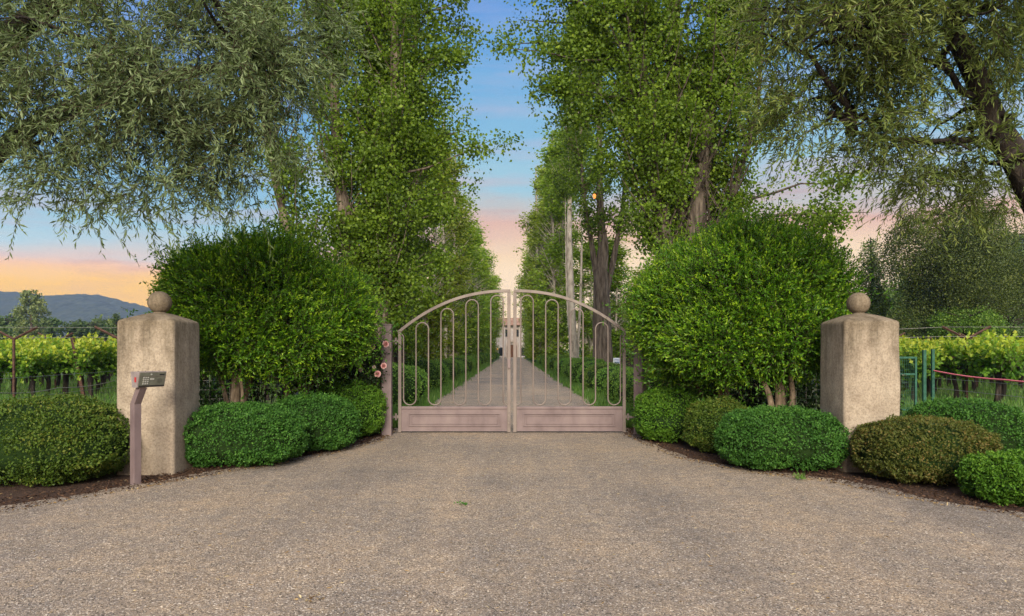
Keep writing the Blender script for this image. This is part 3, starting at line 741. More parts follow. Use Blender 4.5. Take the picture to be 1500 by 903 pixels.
def big_shrub(label, ells, trunks, n, seed, sh=0.30):
    r = np.random.default_rng(seed)
    root = thing('large_shrub', label, 'shrub', (trunks[0][0][0], trunks[0][0][1], 0), 0, 'large leafy shrubs above the boxwoods')
    o = np.array([trunks[0][0][0], trunks[0][0][1], 0])
    g = Geo()
    for path, r0 in ((t, 0.05) if not isinstance(t[-1], float) else (t[:-1], t[-1]) for t in trunks):
        V, F = tube1(path, np.linspace(r0, r0*0.5, len(path)), 9, 0.25, seed, 5); g.add(V-o, F, 0, None, True)
    g.build('trunk', M['bark_shrub'], root)
    g = Geo()
    P, D = ell_points(ells, int(n*1.25), r, sh)
    V, F, t, TV, TF = shoots(P-D*0.10, D+unit(len(P), r)*0.55+np.array([0, 0, 0.45]), 13, 0.24, 0.047, 0.46, r, 0.8)
    g.add(V-o, F, 0, t); g.add(TV-o, TF, 1)
    # inner, older leaves
    P, D = ell_points([[*e[:3], e[3]*0.78, e[4]*0.78, e[5]*0.78] for e in ells], n//4, r, 0.5)
    V, F, t, TV, TF = shoots(P, unit(len(P), r), 7, 0.25, 0.055, 0.45, r, 0.9, tipbright=0.1)
    g.add(V-o, F, 0, t); g.add(TV-o, TF, 1)
    P, D = ell_points(ells, n//3, r, 1.0)
    P = np.concatenate([P, np.array(ells)[r.integers(0, len(ells), n//2), :3]+r.normal(0, 0.33, (n//2, 3))])
    V, F, t, TV, TF = shoots(P, unit(len(P), r), 7, 0.28, 0.06, 0.45, r, 0.9, tipbright=0.1)
    g.add(V-o, F, 0, t); g.add(TV-o, TF, 1)
    # long new shoots standing out of the top
    P, D = ell_points(ells, n//22, r, 0.1); k = D[:, 2] > 0.1; P, D = P[k], D[k]
    V, F, t, TV, TF = shoots(P, D*0.7+np.array([0, 0, 0.8])+unit(len(P), r)*0.3, 12, 0.36, 0.042, 0.4, r, 0.6, base_t=0.2)
    g.add(V-o, F, 0, t); g.add(TV-o, TF, 1)
    g.build('crown', [M['privet'], M['twig']], root)
    return root
def E(u, v, y, ru, rv, ry): k = y/1000; return [(u-750)*k, y, EYE-(v-513)*k, ru*k, ry, rv*k]
def T(u, v, y): k = y/1000; return ((u-750)*k, y, EYE-(v-513)*k)
big_shrub('large rounded leafy shrub with pale multi-stem trunk beside the keypad pillar',
    [E(372, 444, 10.4, 116, 94, 1.2), E(298, 430, 10.2, 58, 66, 0.7), E(345, 500, 10.0, 78, 52, 0.7), E(425, 490, 10.3, 80, 62, 0.9), E(395, 396, 10.5, 70, 46, 0.8)],
    [[T(346, 664, 9.9), T(344, 590, 9.95), T(347, 545, 10.0), T(360, 470, 10.3), T(372, 420, 10.5), 0.085],
     [T(343, 650, 9.92), T(330, 580, 9.9), T(318, 535, 9.95), T(312, 470, 10.1), 0.04], [T(350, 650, 9.88), T(355, 580, 9.9), T(352, 540, 9.9), T(370, 480, 10.1), 0.03],
     [T(346, 655, 10), T(362, 570, 10.3), T(395, 500, 10.6), T(420, 440, 10.7), 0.05]], 6200, 31)
big_shrub('lower leafy shrub with leaning brown stems between the tallest shrub and the roses',
    [E(483, 462, 10.9, 66, 66, 0.8), E(455, 430, 11.0, 55, 45, 0.7), E(502, 490, 11.0, 38, 38, 0.5), E(460, 505, 10.9, 60, 36, 0.6)],
    [[T(425, 640, 11.2), T(420, 575, 11.1), T(406, 535, 11.0), T(412, 480, 11.0), T(440, 440, 11.0), 0.055], [T(446, 640, 11.3), T(440, 570, 11.3), T(438, 525, 11.2), T(470, 470, 11.1), 0.04],
     [T(428, 640, 11.25), T(455, 560, 11.2), T(480, 500, 11.0), T(490, 450, 11.0), 0.035]], 3000, 32)
big_shrub('broad rounded leafy shrub with thick forked trunk beside the pillar without keypad',
    [E(1098, 435, 10.4, 118, 103, 1.25), E(1190, 440, 10.1, 54, 88, 0.7), E(1150, 495, 9.9, 88, 62, 0.8), E(1060, 500, 10.2, 88, 62, 0.9), E(1095, 380, 10.6, 90, 48, 0.9)],
    [[T(1142, 664, 9.9), T(1143, 600, 9.95), T(1140, 555, 10.0), T(1125, 500, 10.2), T(1110, 430, 10.4), 0.085],
     [T(1150, 655, 9.9), T(1161, 590, 9.85), T(1159, 545, 9.9), T(1165, 480, 10.0), 0.05], [T(1138, 650, 9.95), T(1128, 585, 9.95), T(1115, 550, 10), T(1095, 490, 10.2), 0.05],
     [T(1146, 655, 10.1), T(1150, 570, 10.3), T(1160, 500, 10.5), 0.045]], 6600, 33)
big_shrub('rounded leafy shrub with paired thin trunks overhanging the gate post without roses',
    [E(1000, 455, 11.2, 72, 84, 1.0), E(970, 462, 11.2, 42, 58, 0.6), E(1015, 420, 11.2, 66, 62, 0.9), E(1000, 530, 11.2, 48, 36, 0.6), E(1030, 510, 11.0, 60, 46, 0.7)],
    [[T(1054, 650, 10.9), T(1055, 575, 10.9), T(1054, 530, 11.0), T(1030, 460, 11.1), 0.05], [T(1062, 650, 10.9), T(1064, 575, 10.85), T(1066, 530, 10.9), T(1050, 470, 11.0), 0.045],
     [T(1050, 650, 10.9), T(1020, 560, 11.1), T(990, 480, 11.2), 0.04]], 4600, 34)

# ------------------------------------------------------------------ fences and ivy behind the shrubs
def mesh_fence(a, b, h, label, nposts, cells=0.15, name='wire_fence', pm=None):
    a = np.array(a, float); b = np.array(b, float); L = np.linalg.norm(b-a)
    root = thing(name, label, 'fence', (a[0], a[1], 0)); o = np.array([a[0], a[1], 0])
    for i in range(nposts):
        p = a+(b-a)*(i/(nposts-1)); g = Geo()
        V, F = tubes(np.array([[(p[0]-o[0], p[1]-o[1], -0.05), (p[0]-o[0], p[1]-o[1], h+0.08)]]), np.full((1, 2), 0.025), 8); g.add(V, F, 0, None, True); g.add(V[-8:], [list(range(8))])
        g.build('post', pm or M['rust'], root)
    lines = []
    for z in np.arange(0.1, h+0.01, cells): lines.append([(a[0], a[1], z), (b[0], b[1], z)])
    for q in np.arange(cells/2, L, cells): p = a+(b-a)*q/L; lines.append([(p[0], p[1], 0.05), (p[0], p[1], h)])
    V, F = tubes(np.array(lines)-o, np.full((len(lines), 2), 0.0028), 3)
    g = Geo(); g.add(V, F); g.build('wire_mesh', M['wire'], root)
    return root
mesh_fence((-2.33, 12.1), (-5.6, 10.9), 1.35, 'wire mesh fence behind the shrubs on the rose side of the gate', 4)
mesh_fence((2.36, 12.1), (5.7, 10.9), 1.35, 'wire mesh fence behind the shrubs on the side without roses', 4)
def filler(a, b, h, n, label, seed, gaps=()):  # dense dark leaf mass added to darken the ground behind the shrubs
    r = np.random.default_rng(seed); a = np.array(a, float); b = np.array(b, float)
    t = r.random(n); 
    for g0, g1 in gaps: 
        k = (t > g0) & (t < g1) & (r.random(len(t)) < 0.9); t = t[~k]
    n = len(t)
    z = h*(r.random(n)**0.9)*(0.85+0.25*np.sin(t*23+seed))
    nn = np.array([b[1]-a[1], a[0]-b[0]]); nn = nn/np.linalg.norm(nn)
    off = r.normal(0, 0.16, n)
    P = np.c_[a[0]+(b[0]-a[0])*t+nn[0]*off, a[1]+(b[1]-a[1])*t+nn[1]*off, z]
    L = r.uniform(0.04, 0.08, n); V, F = leaves(P, unit(n, r)+np.array([0, -0.2, -0.3]), L, L*0.8, r)
    g = Geo(); g.add(V, F, 0, np.repeat(np.clip(r.normal(0.4, 0.25, n), 0, 1), 4))
    m = 90; tt = r.random(m); Pt = np.c_[a[0]+(b[0]-a[0])*tt, a[1]+(b[1]-a[1])*tt, np.zeros(m)]
    Q = Pt+np.c_[r.normal(0, 0.12, m), r.normal(0, 0.08, m), h*r.uniform(0.5, 1, m)]
    V, F = tubes(np.stack([Pt, (Pt+Q)/2+r.normal(0, 0.05, (m, 3)), Q], 1), np.tile([0.010, 0.008, 0.004], (m, 1)), 4); g.add(V, F, 1)
    return tag(g.build('filler_hedge', [M['filler'], M['twig']]), label, 'hedge')
filler((-2.6, 12.2), (-6.0, 10.95), 1.6, 16000, 'dark ivy hedge added for darkness on the wire fence between roses and keypad pillar', 51, ((0.40, 0.50), (0.55, 0.6)))
filler((2.7, 12.15), (6.2, 10.9), 1.7, 17000, 'dark ivy hedge added for darkness on the wire fence behind the forked trunk shrub', 52, ((0.27, 0.31),))

def rose():
    r = np.random.default_rng(61)
    root = thing('climbing_rose', 'climbing rose with dark leaves and pink blooms beside the gate post', 'rose', (-2.45, 11.95, 0)); o = np.array([-2.45, 11.95, 0])
    g = Geo(); m = 22
    P0 = np.c_[r.normal(-2.55, 0.12, m), r.normal(11.98, 0.05, m), np.zeros(m)]; P2 = np.c_[r.uniform(-3.1, -2.2, m), r.normal(11.85, 0.12, m), r.uniform(1.0, 2.0, m)]
    V, F = tubes(np.stack([P0, (P0+P2)/2+r.normal(0, 0.08, (m, 3)), P2], 1)-o, np.tile([0.011, 0.008, 0.004], (m, 1)), 5); g.add(V, F)
    g.build('stem', M['twig'], root)
    P, D = ell_points([[-2.62, 11.72, 1.50, 0.36, 0.18, 0.36], [-2.42, 11.78, 1.2, 0.16, 0.14, 0.42], [-2.85, 11.75, 1.15, 0.36, 0.2, 0.45]], 1500, r, 0.6)
    V, F, t, TV, TF = shoots(P, D*0.4+unit(len(P), r), 6, 0.16, 0.042, 0.6, r, 0.9, tipbright=0.2)
    g = Geo(); g.add(V-o, F, 0, t); g.add(TV-o, TF, 1); g.build('foliage', [M['rose_leaf'], M['twig']], root)
    def bloom(c, rad, m, name):
        g = Geo(); c = np.array(c)-o
        f = nrm(np.array([0.15, -1, 0.25])+r.normal(0, 0.2, 3))
        for ringi, (cnt, rr, open_) in enumerate(((4, 0.75, 0.12), (6, 0.85, 0.45), (8, 0.95, 0.85), (9, 1.0, 1.25))):
            for j in range(cnt):
                a = 2*math.pi*(j+0.5*ringi)/cnt+r.normal(0, 0.12)
                s1 = nrm(np.cross(f, [0, 0, 1])); s2 = np.cross(f, s1); od = s1*math.cos(a)+s2*math.sin(a); td = np.cross(f, od)
                b = c+od*rad*0.15*ringi*0.4-f*rad*0.15*ringi
                tip = b+rad*rr*(od*math.sin(open_)+f*math.cos(open_))
                mid = (b+tip)/2+od*rad*0.22+f*rad*0.05; w = rad*0.42
                V = [b-td*w*0.3, b+td*w*0.3, mid+td*w, tip+td*w*0.6-f*0.0, tip-td*w*0.6, mid-td*w]
                g.add(V, [[0, 1, 2, 5], [5, 2, 3, 4]], 0, np.full(6, np.clip(0.25*ringi+r.normal(0.1, 0.1), 0, 1)), True)
        g.build(name, m, root)
    for u, v, rd in ((545, 508, 0.048), (565, 504, 0.05), (562, 536, 0.045), (553, 548, 0.05)):
        k = 11.46/1000; bloom(((u-750)*k, 11.46, EYE-(v-513)*k), rd, M['petal'], 'pink_bloom')
    for u, v in ((529, 517), (548, 538), (528, 542), (512, 533), (457, 520), (497, 508)):
        k = 11.5/1000; bloom(((u-750)*k, 11.5, EYE-(v-513)*k), 0.03, M['petal_white'], 'pale_bud')
rose()

# ------------------------------------------------------------------ poplars
def poplar(label, loc, stems, nb, rad, leaf, cl, per, seed, zmin=1.0, barkm='bark_grey', leafm='poplar', group=None, extra=(), thin_above=None, profile=None, sig=0.17, trunk_seg=14, elev=(0.5, 1.1), keepout=None, gapf=0.85, gapt=-0.16):
    """stems: list of (path, r0, r1); upright branches leave the stems and carry leaf clusters"""
    r = np.random.default_rng(seed)
    root = thing('poplar_tree', label, 'tree', loc, 0, group)
    gt = Geo()
    for q, (path, r0, r1) in enumerate(stems):
        V, F = tube1(path, np.linspace(r0, r1, len(path)), trunk_seg, 0.16, seed+q, 6); gt.add(V, F, 0, None, True)
    ztop = max(s[0][-1][2] for s in stems)
    A = []; B = []; Ls = []
    w = np.array([s[0][-1][2]-s[0][0][2] for s in stems]); w = w/w.sum()
    for i in range(nb):
        path, r0, r1 = stems[r.choice(len(stems), p=w)]
        path = np.array(path); z = path[:, 2]
        zz = r.uniform(max(zmin, z[0]), z[-1])
        if thin_above and zz > thin_above and r.random() < 0.6: continue
        p = np.array([np.interp(zz, z, path[:, 0]), np.interp(zz, z, path[:, 1]), zz])
        t = (zz-zmin)/(ztop-zmin)
        pf = profile(t) if profile else (0.65+0.35*min(1, t/0.12))*(1 if t < 0.5 else max(0.16, 1-(t-0.5)/0.5*0.86))
        l = rad*pf*r.uniform(0.45, 1.1); az = r.uniform(0, 6.283); el = r.uniform(*elev)
        d = np.array([math.cos(az)*math.cos(el), math.sin(az)*math.cos(el), math.sin(el)])
        A.append(p); B.append(d); Ls.append(l/math.cos(el)*0.8)
    for p, d, l in extra: A.append(np.array(p)); B.append(nrm(np.array(d, float))); Ls.append(l)
    A = np.array(A); B = np.array(B); Ls = np.array(Ls); n = len(A)
    s = np.linspace(0, 1, 5)
    upc = np.array([0, 0, 0.25]); ex = np.zeros(n); ex[n-len(extra):] = 1
    BP = A[:, None]+B[:, None]*Ls[:, None, None]*s[None, :, None]+(upc[None, None]*(1-ex)[:, None, None])*Ls[:, None, None]*s[None, :, None]**2+np.cumsum(r.normal(0, 0.05, (n, 5, 3)), 1)*Ls[:, None, None]*0.5
    V, F = tubes(BP, (0.010+0.012*np.minimum(Ls, 3))[:, None]*(1-0.85*s)[None], 4); gt.add(V, F, 0, None, True)
    gt.build('trunk', M[barkm], root)
    cs = np.clip(r.uniform(0.22, 1.05, (n, cl)), 0, 1)
    f = cs*4; i0 = np.minimum(f.astype(int), 3); fr = (f-i0)[..., None]
    C = np.take_along_axis(BP, i0[..., None].repeat(3, -1), 1)*(1-fr)+np.take_along_axis(BP, (i0+1)[..., None].repeat(3, -1), 1)*fr
    C = C.reshape(-1, 3)+r.normal(0, sig*0.7, (n*cl, 3))
    gp = np.array([mnoise.noise(Vector((x*gapf+seed, y*gapf, z*gapf*0.6))) for x, y, z in C]); isx = np.repeat(np.arange(n) >= n-len(extra), cl); C = np.concatenate([C[(gp > gapt) | isx]]+[C[isx]+r.normal(0, 0.17, (isx.sum(), 3)) for _ in range(2)])
    ct = r.normal(0, 0.10, len(C))
    P = np.repeat(C, per, 0)+r.normal(0, sig, (len(C)*per, 3))*np.array([1, 1, 0.8])
    tt = np.repeat(ct, per)
    if keepout is not None:
        k = keepout(P+np.array(loc)); P = P[~k]; tt = tt[~k]
    P = P[P[:, 2] > 0.1] if False else P
    D = unit(len(P), r)+np.array([0, 0, -0.35])
    L = leaf*r.uniform(0.65, 1.2, len(P))
    V, F = leaves(P, D, L, L*0.85, r, 0.1, 0.05, 0.4)
    g = Geo(); g.add(V, F, 0, np.repeat(np.clip(0.42+tt+r.normal(0, 0.2, len(P)), 0, 1), 4))
    g.build('crown', M[leafm], root)
    KIDS[root.name] = list(root.children)
    return root
def straight(n, h, spread, r, r0, base=(0, 0)):
    out = []
    for i in range(n):
        a = r.uniform(0, 6.28); d = spread*r.uniform(0.4, 1)
        out.append(([(base[0]+0.25*math.cos(a)*(n > 1), base[1]+0.25*math.sin(a)*(n > 1), -0.1), (base[0]+d*0.4*math.cos(a), base[1]+d*0.4*math.sin(a), h*0.15), (base[0]+d*0.8*math.cos(a), base[1]+d*0.8*math.sin(a), h*0.45), (base[0]+d*math.cos(a), base[1]+d*math.sin(a), h*r.uniform(0.85, 1))], r0*(1 if i == 0 else r.uniform(0.45, 0.8)), 0.02))
    return out
rr = np.random.default_rng(70)
# nearest left tree: several upright stems, branches reaching over the drive
poplar('huge leafy multi-stem poplar, nearest the gate on the rose side, reaching across the drive', (-3.95, 17.2, 0),
    [([(0.1, 0, -0.1), (0.15, 0, 1.5), (-0.1, 0, 4.0), (-0.45, 0, 6.5), (-0.6, 0, 12), (-0.5, 0, 22)], 0.30, 0.03),
     ([(0.25, 0.2, -0.1), (0.6, 0.1, 2), (0.95, 0.1, 5), (1.0, 0, 9), (1.0, 0, 14), (1.0, 0, 21)], 0.22, 0.03),
     ([(-0.2, -0.1, -0.1), (-0.9, -0.2, 2.4), (-1.6, -0.3, 4.5), (-2.1, -0.4, 7), (-2.5, -0.4, 12), (-2.6, -0.4, 17)], 0.15, 0.03),
     ([(0.1, 0.3, -0.1), (0.3, 0.5, 4), (0.2, 0.7, 9), (0.2, 0.8, 21)], 0.2, 0.03)],
    700, 1.6, 0.088, 7, 44, 71, zmin=1.2, gapt=-0.22, thin_above=12.5,
    extra=[((0.9, 0, 6.6), (1.0, 0, 0.35), 1.6), ((1.0, 0, 6.0), (1.0, -0.1, 0.28), 2.5), ((1.0, 0, 6.3), (1.0, 0.1, 0.42), 2.2), ((1.0, 0.1, 5.2), (1.0, 0.1, 0.2), 1.9), ((0.9, 0, 4.6), (1.0, -0.1, 0.3), 1.6), ((1.0, 0, 7.6), (1, 0.2, 0.25), 1.5), ((1.0, 0, 8.6), (1, 0, 0.35), 1.9), ((1.0, 0, 9.2), (1, 0.2, 0.3), 1.9), ((1.0, 0, 9.7), (1, -0.2, 0.2), 1.8), ((1.0, 0, 10.3), (1, 0, 0.2), 1.8), ((1.0, 0, 8.1), (1, -0.1, 0.35), 1.7), ((0.8, 0, 3.2), (1, 0, 0.5), 1.4), ((0.7, 0, 2.4), (1, -0.2, 0.4), 1.3)],
    group='poplars along the drive')
poplar('massive dark poplar with spreading stems, right above the broad shrub with forked trunk', (4.1, 16.8, 0),
    [([(0, 0, -0.1), (0.05, 0, 2.0), (-0.3, 0, 4.2), (-0.75, 0, 6.8), (-0.95, 0, 11), (-1.0, 0, 21)], 0.26, 0.03),
     ([(0.1, 0.1, -0.1), (0.25, 0.1, 3.2), (0.55, 0.1, 5.6), (0.85, 0.1, 8.5), (1.0, 0.1, 13), (1.0, 0.1, 21)], 0.34, 0.03),
     ([(0.2, 0, -0.1), (0.4, 0, 3.0), (1.0, 0, 4.6), (1.6, 0, 6.2), (2.0, 0, 8.2), (2.2, 0, 13)], 0.13, 0.03),
     ([(0.0, 0.3, -0.1), (0.1, 0.4, 4), (0.0, 0.5, 9), (0.1, 0.6, 22)], 0.44, 0.05),
     ([(-0.1, -0.1, -0.1), (-0.35, -0.1, 3), (-0.6, 0, 5), (-1.3, 0, 9), (-1.5, 0, 16)], 0.10, 0.02),
     ([(0.4, 0.3, -0.1), (0.8, 0.3, 3), (0.95, 0.3, 7), (0.9, 0.3, 14)], 0.13, 0.03)],
    820, 1.75, 0.088, 7, 42, 72, zmin=3.4, gapt=-0.18, thin_above=12.5, barkm='bark_poplar',
    extra=[((-0.9, 0, 7.6), (-1, 0, 0.3), 2.0), ((-0.9, 0, 8.6), (-1, 0.1, 0.15), 2.0), ((-0.8, 0, 7.0), (-1, 0, 0.25), 1.8), ((-1.2, 0, 9), (-1, -0.1, 0.1), 1.6), ((1.8, 0, 4.4), (1, 0, 0.1), 2.0), ((1.6, 0, 3.8), (1, 0.1, 0.0), 2.2), ((1.9, 0, 5.2), (1, -0.1, 0.1), 2.4), ((2, 0, 4.8), (1, 0, -0.05), 2.6), ((1.2, 0, 3.6), (1, 0.2, 0.1), 2.0), ((-1.0, 0, 9.6), (-1, 0, 0.2), 2.3), ((-1.0, 0, 10.4), (-1, 0.1, 0.1), 2.3), ((-1.0, 0, 11), (-1, -0.1, 0.1), 2.2), ((-1.0, 0, 8.9), (-1, 0.2, 0.25), 2.1), ((-1, 0, 9.9), (-1, -0.3, 0.3), 2.2), ((-0.6, 0, 5.8), (-1, 0, 0.3), 1.5)]+[((-0.95, 0, z_), (-1, y_, 0.12), l_) for z_, y_, l_ in ((8.2, 0.3, 2.9), (8.7, -0.2, 3.1), (9.2, 0.1, 3.3), (9.6, 0.3, 3.0), (10.0, -0.2, 3.2), (10.4, 0.0, 3.1), (10.8, 0.2, 3.0), (7.6, 0.1, 2.7), (9.4, -0.4, 3.0), (7.2, 0.3, 2.3))],
    group='poplars along the drive')
# the second pair
poplar('leafy poplar with pale stem, second behind the gate on the rose side', (-4.0, 23.5, 0), straight(4, 20, 0.9, rr, 0.28), 300, 1.6, 0.10, 6, 30, 73, zmin=0.8, group='poplars along the drive', thin_above=16)
poplar('old poplar with stout bare furrowed trunk standing behind the white sign', (3.95, 30.0, 0),
    [([(0, 0, -0.1), (0.02, 0, 2), (-0.05, 0, 4.5), (0.05, 0, 6.0), (-0.1, 0, 9), (-0.1, 0, 22)], 0.52, 0.04), ([(0.1, 0.1, 3.5), (0.6, 0, 6), (1.0, 0, 9), (1.1, 0, 18)], 0.16, 0.03), ([(-0.1, 0.1, 4), (-0.5, 0, 6.5), (-0.9, 0, 10), (-1.0, 0, 20)], 0.16, 0.03)],
    240, 1.5, 0.11, 5, 28, 74, zmin=6.0, barkm='bark_grey', group='poplars along the drive')
poplar('tall poplar with long pale bare trunk, next beyond the stout furrowed one', (3.95, 43.0, 0),
    [([(0, 0, -0.1), (-0.2, 0, 4), (-0.35, 0, 9), (-0.2, 0, 14), (0.1, 0, 23)], 0.30, 0.05), ([(0.1, 0.1, -0.1), (0.4, 0, 6), (0.5, 0, 16)], 0.12, 0.03), ([(-0.1, 0.1, -0.1), (-0.5, 0, 5), (-0.6, 0, 12)], 0.07, 0.02)],
    240, 1.5, 0.13, 5, 26, 75, zmin=11.0, barkm='bark_pale', group='poplars along the drive')
# further poplars: three kinds, copied down both sides
far = []
for q in range(3):
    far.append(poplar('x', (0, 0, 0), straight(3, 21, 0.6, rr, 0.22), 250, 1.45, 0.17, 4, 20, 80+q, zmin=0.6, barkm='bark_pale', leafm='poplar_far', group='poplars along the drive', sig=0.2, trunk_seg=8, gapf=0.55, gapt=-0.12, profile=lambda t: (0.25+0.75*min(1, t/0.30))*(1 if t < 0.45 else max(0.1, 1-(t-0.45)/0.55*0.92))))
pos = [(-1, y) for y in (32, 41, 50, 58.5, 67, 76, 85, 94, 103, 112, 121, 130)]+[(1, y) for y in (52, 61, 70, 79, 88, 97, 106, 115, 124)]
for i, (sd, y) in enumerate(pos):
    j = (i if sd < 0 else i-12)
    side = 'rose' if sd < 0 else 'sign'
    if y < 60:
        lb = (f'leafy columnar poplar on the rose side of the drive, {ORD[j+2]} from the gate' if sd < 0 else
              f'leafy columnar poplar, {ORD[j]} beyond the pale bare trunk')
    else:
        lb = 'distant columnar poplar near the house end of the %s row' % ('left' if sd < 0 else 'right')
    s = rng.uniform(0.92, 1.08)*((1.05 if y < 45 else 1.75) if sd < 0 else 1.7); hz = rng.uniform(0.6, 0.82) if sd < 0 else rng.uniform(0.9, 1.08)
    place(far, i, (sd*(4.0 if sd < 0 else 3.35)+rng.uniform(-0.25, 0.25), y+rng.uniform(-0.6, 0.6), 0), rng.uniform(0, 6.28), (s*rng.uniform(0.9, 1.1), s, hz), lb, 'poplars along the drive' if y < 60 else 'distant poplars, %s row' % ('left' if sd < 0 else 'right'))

for i, (x, y, sz, hz, lb) in enumerate(((5.3, 36.0, 1.0, 0.40, 'young yellow green poplar right behind the stout bare trunk'), (5.6, 49.0, 1.3, 0.5, 'young yellow green poplar beyond the pale bare trunk, off the row'),
        (8.2, 42.0, 1.5, 0.36, 'bushy young poplar in the field behind the stout bare trunk'), (7.6, 27.5, 1.0, 0.22, 'lowest bushy young poplar, behind the clipped mounds near the white sign'), (-7.0, 34, 1.3, 0.34, 'bushy young poplar off the row on the rose side'))):
    place(far, i, (x, y, 0), i*1.7, (sz, sz, hz), lb, 'young poplars off the rows')
# ------------------------------------------------------------------ narrow-leaved trees overhead in front
def drooper(label, trunks, ells, n, leafm, seed, sprays=(), leaf=0.084, wid=0.225, base=None):
    r = np.random.default_rng(seed)
    root = thing('narrow_leaved_tree', label, 'tree', base); o = np.array(base, float)
    g = Geo()
    for path, r0, r1 in trunks:
        V, F = tube1(path, np.linspace(r0, r1, len(path)), 14, 0.2, seed, 6); g.add(V-o, F, 0, None, True)
    # limbs from the trunk into each crown mass
    lim = []
    tp = np.array([p for path, _, _ in trunks for p in path[2:]])
    for e in ells:
        for q in range(5):
            tgt = np.array(e[:3])+unit(1, r)[0]*np.array(e[3:])*0.7
            src = tp[np.argmin(np.linalg.norm(tp-tgt, axis=1))]
            mid = (src+tgt)/2+r.normal(0, 0.15, 3)+np.array([0, 0, 0.25])
            s = np.linspace(0, 1, 7)[:, None]
            lim.append((1-s)**2*src+2*s*(1-s)*mid+s**2*tgt+r.normal(0, 0.025, (7, 3)))
    V, F = tubes(np.array(lim), np.tile(np.linspace(0.045, 0.008, 7), (len(lim), 1)), 6); g.add(V-o, F, 0, None, True)
    g.build('trunk', M['bark_dark'], root)
    g = Geo()
    P, D = ell_points(ells, n, r, 0.75)
    gap = np.array([mnoise.noise(Vector((a*1.3+seed, b*1.3, c*1.3))) for a, b, c in P]); k = gap > -0.12; P, D = P[k], D[k]
    V, F, t, TV, TF = shoots(P, D*0.55+unit(len(P), r)*0.8+np.array([0, 0, -0.1]), 15, 0.42, leaf, wid, r, 0.85, curl=(0, 0, -0.22), tw=0.0035, tipbright=0.25)
    g.add(V-o, F, 0, t); g.add(TV-o, TF, 1)
    for (c, s3, m) in sprays:      # long hanging sprays at the crown's edge
        P = np.array(c)+r.normal(0, 1, (m, 3))*np.array(s3)
        V, F, t, TV, TF = shoots(P, unit(m, r)*0.9+np.array([0, 0, -0.35]), 17, 0.46, leaf, wid, r, 0.75, curl=(0, 0, -0.25), tw=0.003, tipbright=0.2)
        g.add(V-o, F, 0, t); g.add(TV-o, TF, 1)
    g.build('crown', [M[leafm], M['twig']], root)
    return root
def C(u, v, y, ru, rv, ry): return E(u, v, y, ru, rv, ry)
drooper('grey green narrow-leaved tree overhanging the keypad side from above', 
    [([(-7.6, 8.2, -0.1), (-7.5, 8.2, 1.5), (-7.0, 8.0, 3.2), (-6.0, 7.8, 4.8), (-4.6, 7.7, 5.8)], 0.30, 0.10), ([(-7.2, 8.1, 2.6), (-5.8, 8.0, 4.0), (-4.4, 8.0, 4.6), (-3.0, 8.0, 4.9)], 0.14, 0.04)],
    [C(90, 60, 7.4, 190, 120, 1.3), C(300, 70, 7.6, 150, 130, 1.3), C(410, 130, 7.9, 95, 120, 0.9), C(200, 165, 7.5, 150, 80, 1.0), C(40, 170, 7.3, 110, 70, 0.9), C(340, 215, 7.9, 85, 55, 0.7), C(150, -60, 7.6, 330, 90, 1.6), C(430, 30, 7.9, 80, 80, 0.9)],
    6800, 'willow_l', 91,
    [(T(110, 268, 7.3), (0.45, 0.3, 0.13), 75), (T(240, 262, 7.4), (0.45, 0.3, 0.14), 90), (T(60, 235, 7.2), (0.3, 0.25, 0.10), 40), (T(330, 262, 7.9), (0.28, 0.25, 0.13), 60), (T(150, 290, 7.3), (0.28, 0.2, 0.06), 14), (T(230, 300, 7.3), (0.25, 0.2, 0.06), 12)],
    base=(-7.6, 8.2, 0))
drooper('olive green narrow-leaved tree with dark leaning trunk overhanging the pillar without keypad',
    [([(8.1, 8.3, -0.1), (7.5, 8.2, 1.4), (6.55, 8.1, 2.7), (5.98, 8.0, 3.6), (5.62, 8.0, 4.2), (5.40, 7.95, 4.7), (5.05, 7.9, 5.3)], 0.235, 0.10),
     ([(6.1, 8.0, 3.4), (6.3, 8.1, 4.0), (6.6, 8.2, 4.8), (6.7, 8.2, 5.6)], 0.10, 0.05), ([(5.5, 8.0, 4.45), (5.2, 7.9, 4.5), (4.95, 7.8, 4.72), (4.4, 7.7, 4.85)], 0.045, 0.02), ([(5.75, 8.0, 4.0), (5.2, 8.0, 3.95), (4.6, 8.0, 3.95), (4.0, 8.0, 4.05)], 0.05, 0.015)],
    [C(1240, 40, 7.7, 140, 120, 1.1), C(1190, 130, 7.9, 72, 90, 0.8), C(1400, 40, 7.6, 150, 90, 1.1), C(1270, 165, 7.8, 75, 62, 0.7), C(1480, 80, 8.9, 60, 60, 0.6), C(1350, -50, 7.7, 300, 90, 1.5), C(1375, 225, 8.6, 75, 40, 0.5), C(1130, 20, 7.9, 60, 60, 0.7), C(1440, 215, 7.7, 36, 34, 0.25)],
    5600, 'willow_r', 92,
    [(T(1240, 205, 7.8), (0.22, 0.25, 0.12), 50), (T(1330, 240, 8.0), (0.2, 0.25, 0.2), 60), (T(1385, 250, 8.1), (0.3, 0.25, 0.16), 80), (T(1450, 255, 8.2), (0.28, 0.25, 0.18), 55), (T(1410, 300, 8.2), (0.3, 0.2, 0.12), 40), (T(1350, 150, 7.9), (0.5, 0.3, 0.22), 110)],
    base=(8.1, 8.3, 0))

